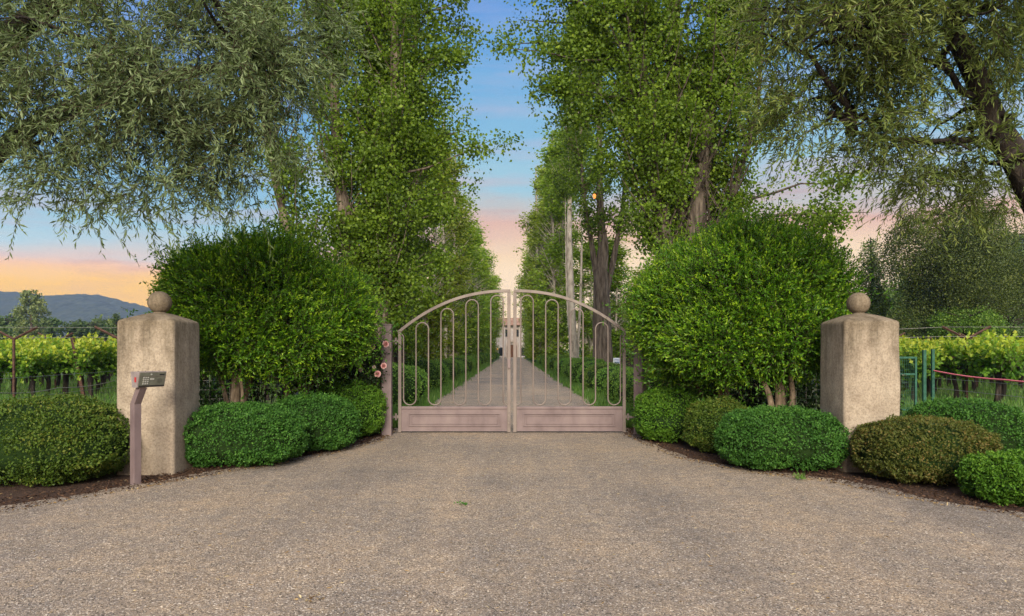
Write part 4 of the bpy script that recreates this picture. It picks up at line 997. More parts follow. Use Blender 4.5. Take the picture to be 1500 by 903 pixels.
# ------------------------------------------------------------------ vineyards
def make_vine(seed):
    r = np.random.default_rng(seed)
    root = thing('grapevine', 'x', 'vine', (0, 0, 0)); g = Geo()
    V, F = tube1([(0, 0, -0.05), (r.normal(0, 0.03), r.normal(0, 0.03), 0.35), (r.normal(0, 0.04), 0, 0.65), (0, 0, 0.88)], [0.075, 0.06, 0.065, 0.075], 9, 0.45, seed, 5); g.add(V, F, 0, None, True)
    for s in (-1, 1):
        V, F = tube1([(0, 0, 0.82), (0.02, s*0.2, 0.95), (r.normal(0, 0.02), s*0.5, 1.0), (0, s*0.78, 1.0)], [0.055, 0.045, 0.035, 0.025], 7, 0.35, seed+1, 4); g.add(V, F, 0, None, True)
    g.build('trunk', M['bark_dark'], root)
    n = 85
    P = np.c_[r.normal(0, 0.10, n), r.uniform(-0.8, 0.8, n), r.uniform(0.9, 1.08, n)]
    D = np.c_[r.normal(0, 0.55, n), r.normal(0, 0.25, n), np.full(n, 1.0)]
    V, F, t, TV, TF = shoots(P, D, 11, 0.72, 0.115, 0.92, r, 1.3, tw=0.005, tipbright=0.75)
    g = Geo(); g.add(V, F, 0, t); g.add(TV, TF, 1)
    n = 26; P = np.c_[r.normal(0, 0.16, n), r.uniform(-0.8, 0.8, n), r.uniform(0.85, 1.0, n)]
    V, F, t, TV, TF = shoots(P, unit(n, r)+np.array([0, 0, -0.3]), 7, 0.30, 0.11, 0.92, r, 1.2, tw=0.004, tipbright=0.1); g.add(V, F, 0, t)
    g.build('foliage', [M['vine'], M['twig']], root)
    KIDS[root.name] = list(root.children)
    return root
vines = [make_vine(s) for s in (101, 102, 103)]
def vpost(loc, label, stem=1.84, span=0.68, tip=2.16, cross=None, group='rusty trellis posts'):
    t = thing('trellis_post', label, 'post', loc, 0, group)
    g = Geo(); g.box((0, 0, stem/2-0.05), (0.06, 0.05, stem+0.1)); g.build('stake', M['rust'], t, 0.004)
    for s in (-1, 1):
        g = Geo(); V, F = tubes(np.array([[(s*0.02, 0.0, stem-0.02), (s*span, 0.0, tip)]]), np.full((1, 2), 0.036), 4); g.add(V, F); g.add(V[:4], [[3, 2, 1, 0]]); g.add(V[4:], [[0, 1, 2, 3]])
        g.build('arm', M['rust'], t)
    if cross:
        g = Geo(); g.box((0, -0.03, cross), (0.95, 0.02, 0.045)); g.build('crossbar', M['rust'], t)
    KIDS[t.name] = list(t.children)
    return t
cnt = {-1: 0, 1: 0}; i = 0
pv = {-1: vpost((-14.3, 19.6, 0), 'rusty Y-shaped trellis post at the picture edge, keypad side vineyard'),
      1: vpost((12.85, 19.3, 0), 'rusty Y-shaped trellis post with crossbar by the pink tape', cross=1.29)}
for sd in (-1, 1):
    for k in range(16):
        x0 = sd*(7.4+1.72*k) if sd < 0 else (7.7+1.72*k)
        ys = 20.4 if sd < 0 else 19.6-0.85*max(0, k-1)*0.9
        ys = max(ys, 15.6)
        first = True
        wires = False
        for q in range(16):
            y = ys+1.55*q; u = 750+1000*x0/y
            vis = (-70 < u < 480) if sd < 0 else (960 < u < 1570)
            if not vis: continue
            if y > 34 and (q % 2): continue
            near = first and q == 0
            lb = None
            nm = 'keypad' if sd < 0 else 'green gate'
            if near:
                cnt[sd] += 1
                lb = f'grapevine at the near end of the {ORD[min(cnt[sd]-1, 13)]} row counted from the poplars, {nm} side'
            else:
                lb = f'leafy grapevine farther back in the rows on the {nm} side'
            first = False
            place(vines, i, (x0+rng.normal(0, 0.05), y, 0), math.pi*(i % 2)+rng.normal(0, 0.05), rng.uniform(0.92, 1.08), lb, f'grapevines on the {nm} side'); i += 1
            wires = True
        # trellis posts down the row, and wires
        if wires and k % 2 == 0:
            for y in (26.5, 36.0):
                u = 750+1000*x0/y
                if (0 < u < 330) or (1240 < u < 1500):
                    dup(pv[sd], (x0, y, 0), 0, 1.0, 'smaller rusty Y-shaped trellis post deeper in the %s vineyard' % ('keypad side' if sd < 0 else 'green gate side'), 'rusty trellis posts deeper in the %s vineyard' % ('keypad side' if sd < 0 else 'green gate side'))
dup(pv[-1], (-11.15, 19.4, 0), R(4), 1.0, 'rusty Y-shaped trellis post half hidden behind the keypad pillar', 'rusty trellis posts')
# leaning row-end stake
t = thing('end_stake', 'plain rusty stake leaning in the vineyard on the keypad side', 'post', (-12.62, 20.1, 0))
g = Geo(); V, F = tubes(np.array([[(0.05, 0, -0.1), (-0.26, -0.1, 1.86)]]), np.full((1, 2), 0.055), 6); g.add(V, F); g.add(V[6:], [list(range(6))]); g.build('stake', M['rust'], t)
def wire_run(name, label, pts, rad, m, sag=0.0, cat='wire'):
    P = []
    for a, b in zip(pts[:-1], pts[1:]):
        for q in range(8):
            s = q/8; p = np.array(a)*(1-s)+np.array(b)*s; p[2] -= sag*4*s*(1-s); P.append(p)
    P.append(np.array(pts[-1])); V, F = tubes(np.array([P]), np.full((1, len(P)), rad), 5)
    g = Geo(); g.add(V, F, 0, None, True); return tag(g.build(name, m), label, cat)
wire_run('trellis_wire', 'upper trellis wire over the vines on the keypad side', [(-16.5, 19.2, 2.12), (-14.98, 19.5, 2.15), (-13.62, 19.5, 2.15), (-10.4, 19.3, 2.12), (-7.5, 19.3, 2.12)], 0.005, M['wire'])
wire_run('trellis_wire', 'lower trellis wire over the vines on the keypad side', [(-16.5, 20.2, 1.86), (-14.3, 20.2, 1.86), (-11.1, 20.1, 1.88), (-7.5, 20, 1.86)], 0.005, M['wire'])
wire_run('trellis_wire', 'upper trellis wire touching the arms of the post by the pink tape', [(8.0, 20.2, 1.95), (12.2, 19.3, 2.15), (13.5, 19.3, 2.15), (17, 18.4, 2.12)], 0.005, M['wire'])
wire_run('trellis_wire', 'lower trellis wire crossing below the arms of the post by the pink tape', [(8.0, 20.0, 1.78), (12.2, 19.2, 1.88), (17, 18.2, 1.86)], 0.005, M['wire'])
wire_run('drip_hose', 'grey drip hose hanging between vine trunks on the keypad side', [(-10.9, 14.4, 0.60), (-11.3, 17, 0.56), (-11.7, 20.1, 0.60)], 0.010, M['hose'], 0.06, 'hose')
wire_run('fence_wire', 'low fence wire in front of the vines on the keypad side', [(-10.4, 11.0, 0.40), (-10.9, 14.4, 0.42), (-11.7, 20.1, 0.42)], 0.006, M['wire'])
wire_run('fence_wire', 'second fence wire in front of the vines on the keypad side', [(-10.4, 11.0, 0.86), (-10.9, 14.4, 0.88), (-11.7, 20.1, 0.88)], 0.005, M['wire'])

# green field gate and wire fence on the sign side
t = thing('green_field_gate', 'small green metal field gate behind the pillar without keypad', 'gate', (9.2, 16.0, 0))
fr = Geo()
for c, s in (((-0.45, 0, 0.72), (0.04, 0.04, 1.24)), ((0.26, 0, 0.72), (0.045, 0.045, 1.24)), ((-0.095, 0, 1.32), (0.665, 0.04, 0.045)), ((-0.095, 0, 0.93), (0.665, 0.035, 0.04)), ((-0.095, 0, 0.10), (0.665, 0.04, 0.04))): fr.box(c, s)
fr.build('frame', M['green_paint'], t, 0.004)
lines = [[(x, 0, 0.1), (x, 0, 1.32)] for x in np.arange(-0.40, 0.25, 0.05)]+[[(-0.44, 0, z), (0.25, 0, z)] for z in np.arange(0.15, 1.3, 0.1)]
V, F = tubes(np.array(lines), np.full((len(lines), 2), 0.003), 3); g = Geo(); g.add(V, F); g.build('wire_mesh', M['green_paint'], t)
for x, h, w_ in ((0.46, 1.50, 0.07), (0.60, 1.52, 0.06)):
    p = Geo(); p.box((0, 0, h/2-0.03), (w_, w_, h+0.06)); o = p.build('fence_post', M['green_paint'], None, 0.004); o.location = (9.2+x, 16.0-0.1*(x > 0.5), 0)
    tag(o, 'dark green square post %s' % ('tied to the pink tape' if x > 0.5 else 'carrying the latch side of the green field gate'), 'post')
fpts = [(9.80, 15.9), (9.55, 13.2), (9.3, 10.5), (9.1, 7.6)]
root = thing('wire_fence', 'wire fence strung along the track on the green gate side', 'fence', (9.8, 15.9, 0))
lines = []
for z in (0.35, 0.62, 0.85): lines += [[(a[0]-9.8, a[1]-15.9, z), (b[0]-9.8, b[1]-15.9, z)] for a, b in zip(fpts[:-1], fpts[1:])]
V, F = tubes(np.array(lines), np.full((len(lines), 2), 0.005), 4); g = Geo(); g.add(V, F); g.build('strand_wire', M['wire'], root)
for a in fpts[2:]:
    g = Geo(); g.box((a[0]-9.8, a[1]-15.9, 0.55), (0.04, 0.04, 1.2)); g.build('post', M['rust'], root)
wire_run('pink_tape', 'pink marking tape tied to the green post, strung along the fence', [(9.80, 15.85, 1.02), (9.55, 13.2, 0.92), (9.3, 10.5, 0.96)], 0.017, M['pink'], 0.03, 'tape')

# ------------------------------------------------------------------ sign behind the gate
t = thing('yard_sign', 'small white sign with blue writing at the foot of the stout trunk', 'sign', (3.74, 24.3, 0), R(-5))
g = Geo(); g.box((0, 0, 0.55), (0.03, 0.03, 1.15)); g.build('stake', M['steel'], t)
g = Geo(); g.box((0, -0.03, 1.12), (0.27, 0.02, 0.20)); pb = g.build('panel', M['sign_white'], t)
fc = bpy.data.curves.new('lettering', 'FONT'); fc.body = 'SPEED'; fc.size = 0.085; fc.align_x = 'CENTER'; fc.extrude = 0.002
fo = bpy.data.objects.new('lettering', fc); COL.objects.link(fo); dg_ = bpy.context.evaluated_depsgraph_get(); dg_.update()
me_ = bpy.data.meshes.new_from_object(fo.evaluated_get(dg_)); bpy.data.objects.remove(fo)
fo = bpy.data.objects.new('lettering', me_); COL.objects.link(fo); fo.parent = pb; fo.location = (0, -0.043, 1.115); fo.rotation_euler = (R(90), 0, 0); me_.materials.clear(); me_.materials.append(M['sign_blue'])
g = Geo(); g.box((0, -0.0425, 1.07), (0.2, 0.003, 0.03)); g.build('blue_band', M['sign_blue'], pb)

# ------------------------------------------------------------------ house at the end of the drive
def house():
    t = thing('house', 'white two storey house with arched door at the end of the drive', 'house', (0, 141, 0))
    g = Geo()
    g.box((-5.2, 4, 3.3), (7.6, 8, 6.6)); g.box((5.2, 4, 3.3), (7.6, 8, 6.6)); g.box((0, 4.2, 4.6), (2.8, 7.6, 4.0)); g.build('wall', M['house'], t)
    g = Geo(); g.prism([(-9.6, 6.6), (9.6, 6.6), (9.6, 6.85), (7.2, 8.1), (-7.2, 8.1), (-9.6, 6.85)], -0.7, 8.7); g.build('roof', M['roof'], t)
    # arched entrance
    pts = [(1.05, 0)]+[(1.05*math.cos(R(a)), 2.1+1.05*math.sin(R(a))) for a in range(0, 181, 15)]+[(-1.05, 0)]
    g = Geo(); g.prism(pts, 0.5, 0.6); d = g.build('door', M['door_wood'], t)
    g = Geo(); g.box((0, 0.47, 1.4), (0.05, 0.04, 2.7)); g.build('meeting_strip', M['black'], d)
    out = [(1.4, 0)]+[(1.4*math.cos(R(a)), 2.1+1.4*math.sin(R(a))) for a in range(0, 181, 15)]+[(-1.4, 0)]
    g = Geo(); n = len(pts)
    V = [(p[0], y, p[1]) for y in (-0.05, 0.6) for p in pts]+[(p[0], y, p[1]) for y in (-0.05, 0.6) for p in out]
    F = [[i, i+1, 2*n+i+1, 2*n+i] for i in range(n-1)]+[[i+1, i, n+i, n+i+1] for i in range(n-1)]+[[2*n+i, 2*n+i+1, 3*n+i+1, 3*n+i] for i in range(n-1)]
    g.add(V, F); g.build('door_surround', M['trim'], t)
    for x in (-2.25, 2.25):
        a = [(x+0.55, 0.3)]+[(x+0.55*math.cos(R(q)), 1.5+0.55*math.sin(R(q))) for q in range(0, 181, 20)]+[(x-0.55, 0.3)]
        g = Geo(); g.prism(a, -0.03, 0.0); g.build('arched_window', M['glass_dark'], t)
    for x in (-5.5, -1.2, 1.2, 5.5):
        g = Geo(); g.box((x, -0.02 if abs(x) > 2 else 0.37, 5.0), (0.9, 0.06, 1.5)); w = g.build('window', M['glass_dark'], t)
        g = Geo(); yy = -0.07 if abs(x) > 2 else 0.32
        for c, s in (((x-0.5, yy, 5), (0.1, 0.06, 1.7)), ((x+0.5, yy, 5), (0.1, 0.06, 1.7)), ((x, yy, 5.8), (0.9, 0.06, 0.1)), ((x, yy, 4.2), (0.9, 0.06, 0.1))): g.box(c, s)
        g.build('frame', M['trim'], w)
    for x in (-2.95, 3.0):
        l = thing('garden_lamp', 'small lit lamp beside the arched house door, %s' % ('rose side' if x < 0 else 'sign side'), 'lamp', (x, 138.6, 0))
        g = Geo(); g.box((0, 0, 0.75), (0.1, 0.1, 1.5)); g.build('pole', M['black'], l)
        g = Geo(); V, F = tubes(np.array([[(0, 0, 1.5), (0, 0, 1.6), (0, 0, 1.75), (0, 0, 1.85)]]), np.array([[0.05, 0.14, 0.14, 0.04]]), 10); g.add(V, F); g.build('lit_globe', M['lamp'], l)
house()
# small orange emitting shape with hood and bracket, high by the stout tree
t = thing('tree_glow', 'small orange glowing form high among the poplar branches', 'lamp', (3.55, 29.4, 8.15))
g = Geo(); V, F = tubes(np.array([[(0, 0, -0.13), (0, 0, -0.09), (0, 0, 0.03), (0, 0, 0.08)]]), np.array([[0.02, 0.06, 0.075, 0.02]]), 12); g.add(V, F, 0, None, True); g.build('orange_emitter', M['lamp'], t)
g = Geo(); V, F = tubes(np.array([[(0, 0, 0.07), (0, 0, 0.12), (0, 0, 0.15)]]), np.array([[0.09, 0.08, 0.02]]), 12); g.add(V, F, 0, None, True); g.build('hood', M['rust'], t)
g = Geo(); V, F = tubes(np.array([[(0, 0, 0.14), (0.1, 0.2, 0.3), (0.3, 0.5, 0.35)]]), np.full((1, 3), 0.02), 6); g.add(V, F); g.build('bracket', M['rust'], t)

# ------------------------------------------------------------------ background trees
def bg_tree(label, loc, h, rad, m, seed, n=7000, leaf=0.22, kind='round', base=0.15, bark='bark_dark', group=None, name='tree'):
    r = np.random.default_rng(seed); root = thing(name, label, 'tree', loc, 0, group)
    g = Geo(); V, F = tube1([(0, 0, -0.2), (r.normal(0, 0.1), 0, h*0.4), (0, r.normal(0, 0.1), h*0.9)], [rad*0.10+0.05, rad*0.07+0.03, 0.03], 8, 0.2, seed, 5); g.add(V, F, 0, None, True)
    nb = 40; t = r.uniform(base, 0.9, nb); az = r.uniform(0, 6.28, nb); A = np.c_[np.zeros(nb), np.zeros(nb), t*h]
    wd = rad*(1-t if kind == 'cone' else np.sqrt(np.maximum(1-((t-0.55)/0.5)**2, 0.05)))*0.8
    Bp = A+np.c_[np.cos(az)*wd, np.sin(az)*wd, wd*0.4]
    V, F = tubes(np.stack([A, (A+Bp)/2, Bp], 1), np.tile([0.05, 0.03, 0.01], (nb, 1))*max(1, rad/2.5), 4); g.add(V, F)
    g.build('trunk', M[bark], root)
    k = n//24
    if kind == 'cone':
        t = base+(1-base)*(1-np.sqrt(r.random(k)*0.96+0.02)); rr_ = rad*(1-t)**0.8*np.sqrt(r.random(k)*0.75+0.25)*(0.75+0.5*r.random(k)); a = r.uniform(0, 6.28, k)
        Cc = np.c_[np.cos(a)*rr_, np.sin(a)*rr_, t*h]
    elif kind == 'column':
        t = base+(1-base)*r.random(k); rr_ = rad*np.sqrt(np.sin(np.pi*np.clip(t*0.9+0.08, 0, 1)))*np.sqrt(r.random(k)); a = r.uniform(0, 6.28, k); Cc = np.c_[np.cos(a)*rr_, np.sin(a)*rr_, t*h]
    else:
        lob = []
        for q in range(9):
            d = unit(1, r)[0]; lob.append([d[0]*rad*0.72, d[1]*rad*0.72, h*(base+1)/2+d[2]*h*(1-base)*0.32, rad*r.uniform(0.35, 0.55), rad*r.uniform(0.35, 0.55), h*(1-base)*r.uniform(0.18, 0.28)])
        lob.append([0, 0, h*(base+1)/2, rad*0.55, rad*0.55, h*(1-base)*0.36])
        Cc, _ = ell_points(lob, k, r, 0.5)
    ct = r.normal(0, 0.24, len(Cc)); s = rad*0.055+0.07
    P = np.repeat(Cc, 24, 0)+r.normal(0, s, (len(Cc)*24, 3)); L = leaf*r.uniform(0.6, 1.2, len(P))
    V, F = leaves(P, unit(len(P), r)+np.array([0, 0, -0.2]), L*1.15, L*0.85, r); g = Geo()
    g.add(V, F, 0, np.repeat(np.clip(0.42+np.repeat(ct, 24)+r.normal(0, 0.16, len(P)), 0, 1), 4)); g.build('crown', M[m], root)
    KIDS[root.name] = list(root.children)
    return root
# sign side
bg_tree('slim dark conifer rising between the broad shrub and the bare ball-topped pillar', (23.6, 45, 0), 9.9, 1.7, 'tree_dark', 201, 22000, 0.10, 'cone', 0.08)
bg_tree('large dark oak standing behind the vines right of the conifer', (25.4, 40, 0), 11.0, 3.1, 'tree_dark', 202, 60000, 0.095, 'round', 0.08)
bg_tree('second dark oak, nearer the leaning trunk and picture edge', (32.0, 46, 0), 11.5, 3.3, 'tree_dark', 203, 50000, 0.10, 'round', 0.05)
bg_tree('bright green rounded bush above the vines at the crossbar post', (24.9, 37.5, 0), 3.7, 2.0, 'bush_bright', 204, 22000, 0.085, 'round', 0.05, name='bush')
bg_tree('second bright green bush at the far end of the vines, cut by the picture edge', (27.8, 38, 0), 3.6, 1.5, 'tree_mid', 205, 6000, 0.13, 'round', 0.05, name='bush')
bg_tree('slim pale yellow green columnar tree behind the bright bush', (50.0, 70, 0), 8.3, 1.1, 'bush_bright', 206, 3500, 0.22, 'column', 0.05)
bg_tree('straw coloured dry tree beside the slim pale columnar tree', (48.2, 71, 0), 7.2, 1.5, 'tree_straw', 207, 3500, 0.22, 'round', 0.05)
bg_tree('tall dark conifer at the picture edge behind the leaning trunk', (43.5, 60, 0), 13.5, 3.4, 'tree_dark', 208, 32000, 0.14, 'cone', 0.05)
bg_tree('broad dark evergreen at the foot of the wooded hill', (61, 85, 0), 14, 5.0, 'tree_dark', 209, 26000, 0.2, 'round', 0.05)
bg_tree('rounded dark evergreen between the conifer and the oak, farther off', (38.5, 66, 0), 9.0, 3.6, 'tree_dark', 210, 24000, 0.15, 'round', 0.05)
for q, (x, y) in enumerate(((10.5, 58), (15, 66), (13, 82), (21, 76), (18, 98), (26, 60), (29, 90), (9.5, 74))):
    if q == 0: proto_bg = [bg_tree('x', (0, 0, 0), 6.5, 3.2, 'tree_mid', 215, 9000, 0.22, 'round', 0.02, group='trees behind the poplars')]
    for sd in (-1, 1):
        place(proto_bg, 0, (sd*x+rng.normal(0, 1), y, 0), rng.uniform(0, 6.28), rng.uniform(0.7, 1.15), 'mid green rounded tree glimpsed behind the poplars, %s side' % ('rose' if sd < 0 else 'sign'), 'trees behind the poplars, %s side' % ('rose' if sd < 0 else 'sign'))
# keypad side
bg_tree('loose pale cottonwood standing out above the far tree line', (-77.5, 110, 0), 10.9, 2.6, 'tree_pale', 221, 5000, 0.32, 'column', 0.15, 'bark_grey')
bg_tree('pointed green tree just left of the keypad pillar, far off', (-65, 112, 0), 8.3, 1.6, 'tree_mid', 222, 4000, 0.3, 'cone', 0.05)
fr_ = [bg_tree('x', (0, 0, 0), 6.0, 3.2, 'tree_mid', 231+q, 5000, 0.38, 'round', 0.03, group='far tree line') for q in range(2)]+[bg_tree('x', (0, 0, 0), 6.4, 3.0, 'tree_dark', 235, 5000, 0.38, 'round', 0.03, group='far tree line')]
i = 0
for x in np.arange(-108, -40, 3.3):
    place(fr_, i, (x+rng.normal(0, 0.8), 122+rng.normal(0, 5), 0), rng.uniform(0, 6.28), rng.uniform(0.95, 1.35), 'low rounded tree in the far tree line under the blue hill', 'far tree line'); i += 1
for x in np.arange(28, 120, 9):
    place(fr_, i, (x+rng.normal(0, 1.5), 118+rng.normal(0, 8), 0), rng.uniform(0, 6.28), rng.uniform(1.0, 1.5), 'dark rounded tree at the foot of the wooded hill', 'trees at the foot of the wooded hill'); i += 1

# ------------------------------------------------------------------ hills
def hill(name, x0, x1, yc, depth, prof, nx, ny, bump, seed, label):
    xs = np.linspace(x0, x1, nx); ys = np.linspace(-1, 1, ny)
    V = []
    for y in ys:
        for x in xs:
            h = prof(x)*(math.cos(y*math.pi/2)**1.2)
            f = min(1, max(h, 0)/12)
            h += f*bump*(mnoise.noise(Vector((x*0.012+seed, y*6, 0)))*2.2+mnoise.noise(Vector((x*0.06+seed, y*30, 1)))*0.8+mnoise.noise(Vector((x*0.17, y*90, seed)))*0.9)
            V.append((x, yc+depth*y, h-2))
    idx = np.arange(nx*ny).reshape(ny, nx)
    F = np.stack([idx[:-1, :-1], idx[:-1, 1:], idx[1:, 1:], idx[1:, :-1]], -1).reshape(-1, 4)
    g = Geo(); g.add(V, F, 0, None, False); return struct(g.build(name, M['forest']), label)
def ridge_l(x):      # heights from the skyline in the photograph, at 1300 m
    u = 750+1000*x/1300
    v = np.interp(u, [-500, -200, -60, 0, 40, 80, 105, 130, 155, 180, 215, 260, 350, 450, 560, 700], [452, 428, 424, 428, 430, 435, 432, 430, 437, 444, 450, 458, 474, 488, 500, 512])
    return max(0, 1.5+(513-v)*1.3)
hill('hills', -1750, -60, 1300, 330, ridge_l, 330, 60, 3.2, 3, 'blue wooded ridge on the keypad side')
def ridge_r(x):
    u = 750+1000*x/330
    v = np.interp(u, [900, 1050, 1200, 1300, 1400, 1500, 1650, 1900, 2300], [512, 500, 470, 440, 385, 340, 320, 320, 350])
    return max(0, 1.5+(513-v)*0.33)
hill('hills', 40, 560, 330, 150, ridge_r, 170, 80, 2.2, 8, 'wooded hillside on the green gate side')

# ------------------------------------------------------------------ small things on the gravel
def sprig(loc, n, leaf, m, label, name, cat, seed):
    r = np.random.default_rng(seed); P = np.array(loc)+np.c_[r.normal(0, 0.03, n), r.normal(0, 0.02, n), np.abs(r.normal(0.01, 0.01, n))]
    D = unit(n, r); D[:, 2] = np.abs(D[:, 2])*0.6; V, F = leaves(P, D, leaf, leaf*0.5, r); g = Geo(); g.add(V-np.array(loc), F, 0, np.repeat(r.random(n), 4))
    o = g.build(name, m); o.location = loc; return tag(o, label, cat)
sprig((-0.455, 6.53, 0.014), 16, 0.035, M['litter_green'], 'fallen green sprig lying alone in the middle of the gravel', 'fallen_sprig', 'leaf', 301)
sprig((-1.19, 4.05, 0.014), 14, 0.03, M['litter'], 'clump of yellowish dry leaves on the gravel nearest the camera', 'dry_leaf_clump', 'leaf', 302)
r = np.random.default_rng(303); n = 40; P = np.c_[r.normal(0, 0.03, n), r.normal(0, 0.03, n), r.uniform(0, 0.06, n)]
V, F = leaves(P, unit(n, r)*0.7+np.array([0, 0, 0.8]), 0.05, 0.018, r); g = Geo(); g.add(V, F, 0, np.repeat(r.uniform(0.5, 1, n), 4)); o = g.build('weed', M['grass']); o.location = (3.29, 7.78, 0.01); tag(o, 'small bright green weed at the gravel edge by the broad boxwood', 'weed')

# ------------------------------------------------------------------ light
SUN_EL, SUN_AZ = 25, 180      # azimuth clockwise from +Y: behind the camera, a little to the left
w = bpy.data.worlds.new('World'); scene.world = w; w.use_nodes = True
nt = w.node_tree; nt.nodes.clear(); L = nt.links.new
out = nt.nodes.new('ShaderNodeOutputWorld')
tc = N(nt, 'ShaderNodeTexCoord'); sx = N(nt, 'ShaderNodeSeparateXYZ'); L(tc.outputs['Generated'], sx.inputs[0])
# warm dusk band stands higher towards the middle and the right
mx_ = N(nt, 'ShaderNodeMapRange'); mx_.interpolation_type = 'SMOOTHSTEP'; mx_.inputs['From Min'].default_value = -0.45; mx_.inputs['From Max'].default_value = 0.0; mx_.inputs['To Min'].default_value = 0.028; mx_.inputs['To Max'].default_value = -0.05
L(sx.outputs[0], mx_.inputs[0])
mpw = N(nt, 'ShaderNodeMapping'); mpw.inputs['Scale'].default_value = (2.2, 2.2, 13); L(tc.outputs['Generated'], mpw.inputs[0])
nz = N(nt, 'ShaderNodeTexNoise', Scale=1.4, Detail=7, Roughness=0.55); L(mpw.outputs[0], nz.inputs[0])
wz = N(nt, 'ShaderNodeMath', operation='MULTIPLY_ADD'); wz.inputs[1].default_value = 0.09; L(nz.outputs[0], wz.inputs[0]); L(sx.outputs[2], wz.inputs[2])
w2 = N(nt, 'ShaderNodeMath', operation='ADD'); L(wz.outputs[0], w2.inputs[0]); L(mx_.outputs[0], w2.inputs[1])
w3 = N(nt, 'ShaderNodeMath', operation='SUBTRACT'); w3.inputs[1].default_value = 0.045; L(w2.outputs[0], w3.inputs[0])
sky = ramp(nt, [(0.0, srgb(248, 214, 160)), (0.075, srgb(248, 214, 164)), (0.105, srgb(244, 202, 160)), (0.132, srgb(236, 184, 155)), (0.155, srgb(200, 196, 188)), (0.18, srgb(160, 203, 216)), (0.28, srgb(118, 178, 215)),
                (0.38, srgb(96, 155, 215)), (0.47, srgb(74, 130, 208)), (0.62, srgb(120, 140, 185)), (0.8, srgb(205, 200, 200)), (1.0, srgb(225, 218, 212))])  # pale zenith stops are added overhead fill, out of view
L(w3.outputs[0], sky.inputs[0])
# the glow is deepest orange low on the keypad side
ox = N(nt, 'ShaderNodeMapRange'); ox.interpolation_type = 'SMOOTHSTEP'
for k_, v_ in (('From Min', -0.10), ('From Max', -0.42), ('To Min', 0.0), ('To Max', 1.0)): ox.inputs[k_].default_value = v_
L(sx.outputs[0], ox.inputs[0])
oz = N(nt, 'ShaderNodeMapRange'); oz.interpolation_type = 'SMOOTHSTEP'
for k_, v_ in (('From Min', 0.10), ('From Max', 0.15), ('To Min', 1.0), ('To Max', 0.0)): oz.inputs[k_].default_value = v_
L(w3.outputs[0], oz.inputs[0]); om = N(nt, 'ShaderNodeMath', operation='MULTIPLY'); L(ox.outputs[0], om.inputs[0]); L(oz.outputs[0], om.inputs[1])
orange = N(nt, 'ShaderNodeMixRGB'); orange.inputs[2].default_value = srgb(255, 192, 20); L(om.outputs[0], orange.inputs[0]); L(sky.outputs[0], orange.inputs[1])
# streaks of pink grey cloud
mp2 = N(nt, 'ShaderNodeMapping'); mp2.inputs['Scale'].default_value = (2.4, 2.4, 19); mp2.inputs['Location'].default_value = (3.1, 1.2, 0.4); L(tc.outputs['Generated'], mp2.inputs[0])
n2 = N(nt, 'ShaderNodeTexNoise', Scale=1.7, Detail=8, Roughness=0.6); L(mp2.outputs[0], n2.inputs[0])
cr = ramp(nt, [(0.46, (0, 0, 0)), (0.64, (1, 1, 1))]); L(n2.outputs[0], cr.inputs[0])
band = ramp(nt, [(0.06, (0.05,)*3), (0.13, (0.95,)*3), (0.20, (0.5,)*3), (0.30, (0.35,)*3), (0.5, (0.25,)*3)]); L(w3.outputs[0], band.inputs[0])
cm = N(nt, 'ShaderNodeMath', operation='MULTIPLY'); L(cr.outputs[0], cm.inputs[0]); L(band.outputs[0], cm.inputs[1])
cc = ramp(nt, [(0.08, srgb(255, 196, 70)), (0.14, srgb(196, 138, 122)), (0.20, srgb(215, 190, 195)), (0.35, srgb(170, 178, 215))]); L(w3.outputs[0], cc.inputs[0])
cl = N(nt, 'ShaderNodeMixRGB'); L(cm.outputs[0], cl.inputs[0]); L(orange.outputs[0], cl.inputs[1]); L(cc.outputs[0], cl.inputs[2])
ns = N(nt, 'ShaderNodeTexSky'); ns.sky_type = 'NISHITA'; ns.sun_disc = False; ns.sun_elevation = R(SUN_EL); ns.sun_rotation = R(SUN_AZ); ns.dust_density = 2.0
up_ = N(nt, 'ShaderNodeMapRange'); up_.interpolation_type = 'SMOOTHSTEP'  # brightens the unseen zenith as extra fill from above
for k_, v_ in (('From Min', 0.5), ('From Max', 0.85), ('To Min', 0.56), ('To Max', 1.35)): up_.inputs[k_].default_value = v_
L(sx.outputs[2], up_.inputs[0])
lo_ = N(nt, 'ShaderNodeMapRange'); lo_.interpolation_type = 'SMOOTHSTEP'
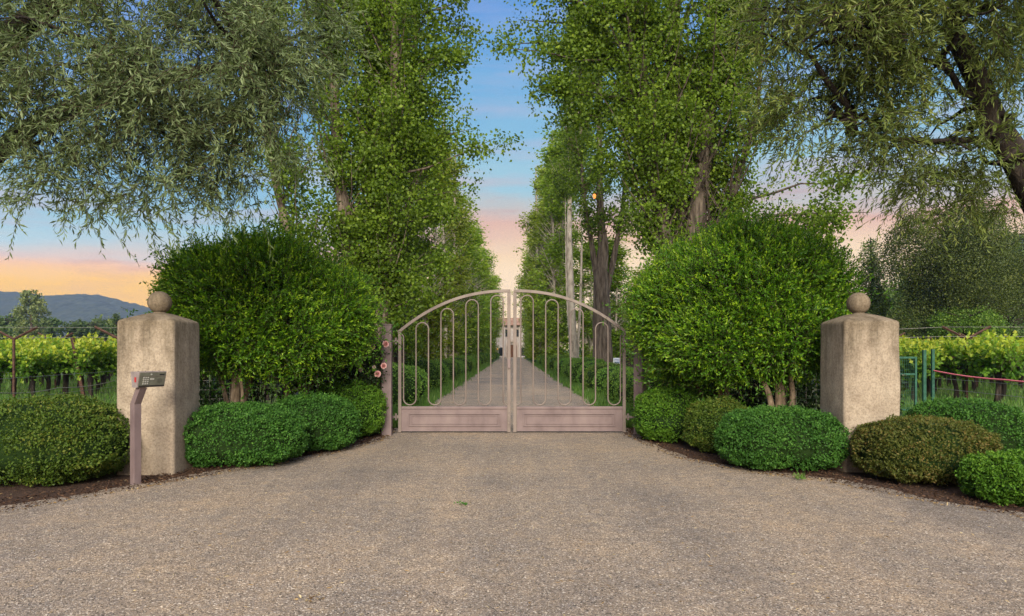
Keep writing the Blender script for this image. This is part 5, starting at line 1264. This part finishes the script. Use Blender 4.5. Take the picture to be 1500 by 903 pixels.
for k_, v_ in (('From Min', 0.07), ('From Max', 0.19), ('To Min', 1.5), ('To Max', 1.0)): lo_.inputs[k_].default_value = v_
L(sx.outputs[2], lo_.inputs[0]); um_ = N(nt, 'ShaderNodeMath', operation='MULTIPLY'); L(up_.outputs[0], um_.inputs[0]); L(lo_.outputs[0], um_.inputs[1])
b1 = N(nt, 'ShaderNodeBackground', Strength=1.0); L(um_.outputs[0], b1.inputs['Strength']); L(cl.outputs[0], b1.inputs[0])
b2 = N(nt, 'ShaderNodeBackground', Strength=0.006); L(ns.outputs[0], b2.inputs[0])
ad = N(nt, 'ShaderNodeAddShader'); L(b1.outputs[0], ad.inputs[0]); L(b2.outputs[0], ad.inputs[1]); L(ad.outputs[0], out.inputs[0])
sun = bpy.data.lights.new('sun', 'SUN'); so = bpy.data.objects.new('sun', sun); COL.objects.link(so)
sun.energy = 4.0; sun.angle = R(28); sun.color = (1.0, 0.90, 0.74)
a = R(SUN_AZ); d = Vector((math.sin(a)*math.cos(R(SUN_EL)), math.cos(a)*math.cos(R(SUN_EL)), math.sin(R(SUN_EL))))
so.rotation_euler = d.to_track_quat('Z', 'Y').to_euler(); so.location = (0, -20, 40)

HAZE = True
if HAZE:
    m, nt, out = mat('haze_air')
    pv_ = nt.nodes.new('ShaderNodeVolumePrincipled'); pv_.inputs['Density'].default_value = 0.00034; pv_.inputs['Color'].default_value = (0.48, 0.64, 1.0, 1); pv_.inputs['Anisotropy'].default_value = 0.5
    nt.links.new(pv_.outputs[0], out.inputs['Volume'])
    g = Geo(); g.box((-300, 690, 74), (3600, 1960, 150)); o = g.build('haze', m); struct(o, 'thin blue evening air', 'stuff')

vs = scene.view_settings; vs.view_transform = 'Standard'; vs.look = 'None'; vs.gamma = 1; vs.exposure = 0.9
cy = scene.cycles
cy.use_denoising = True; cy.max_bounces = 6; cy.diffuse_bounces = 3; cy.glossy_bounces = 2; cy.transmission_bounces = 3; cy.volume_bounces = 0; cy.transparent_max_bounces = 4
cy.caustics_reflective = False; cy.caustics_refractive = False
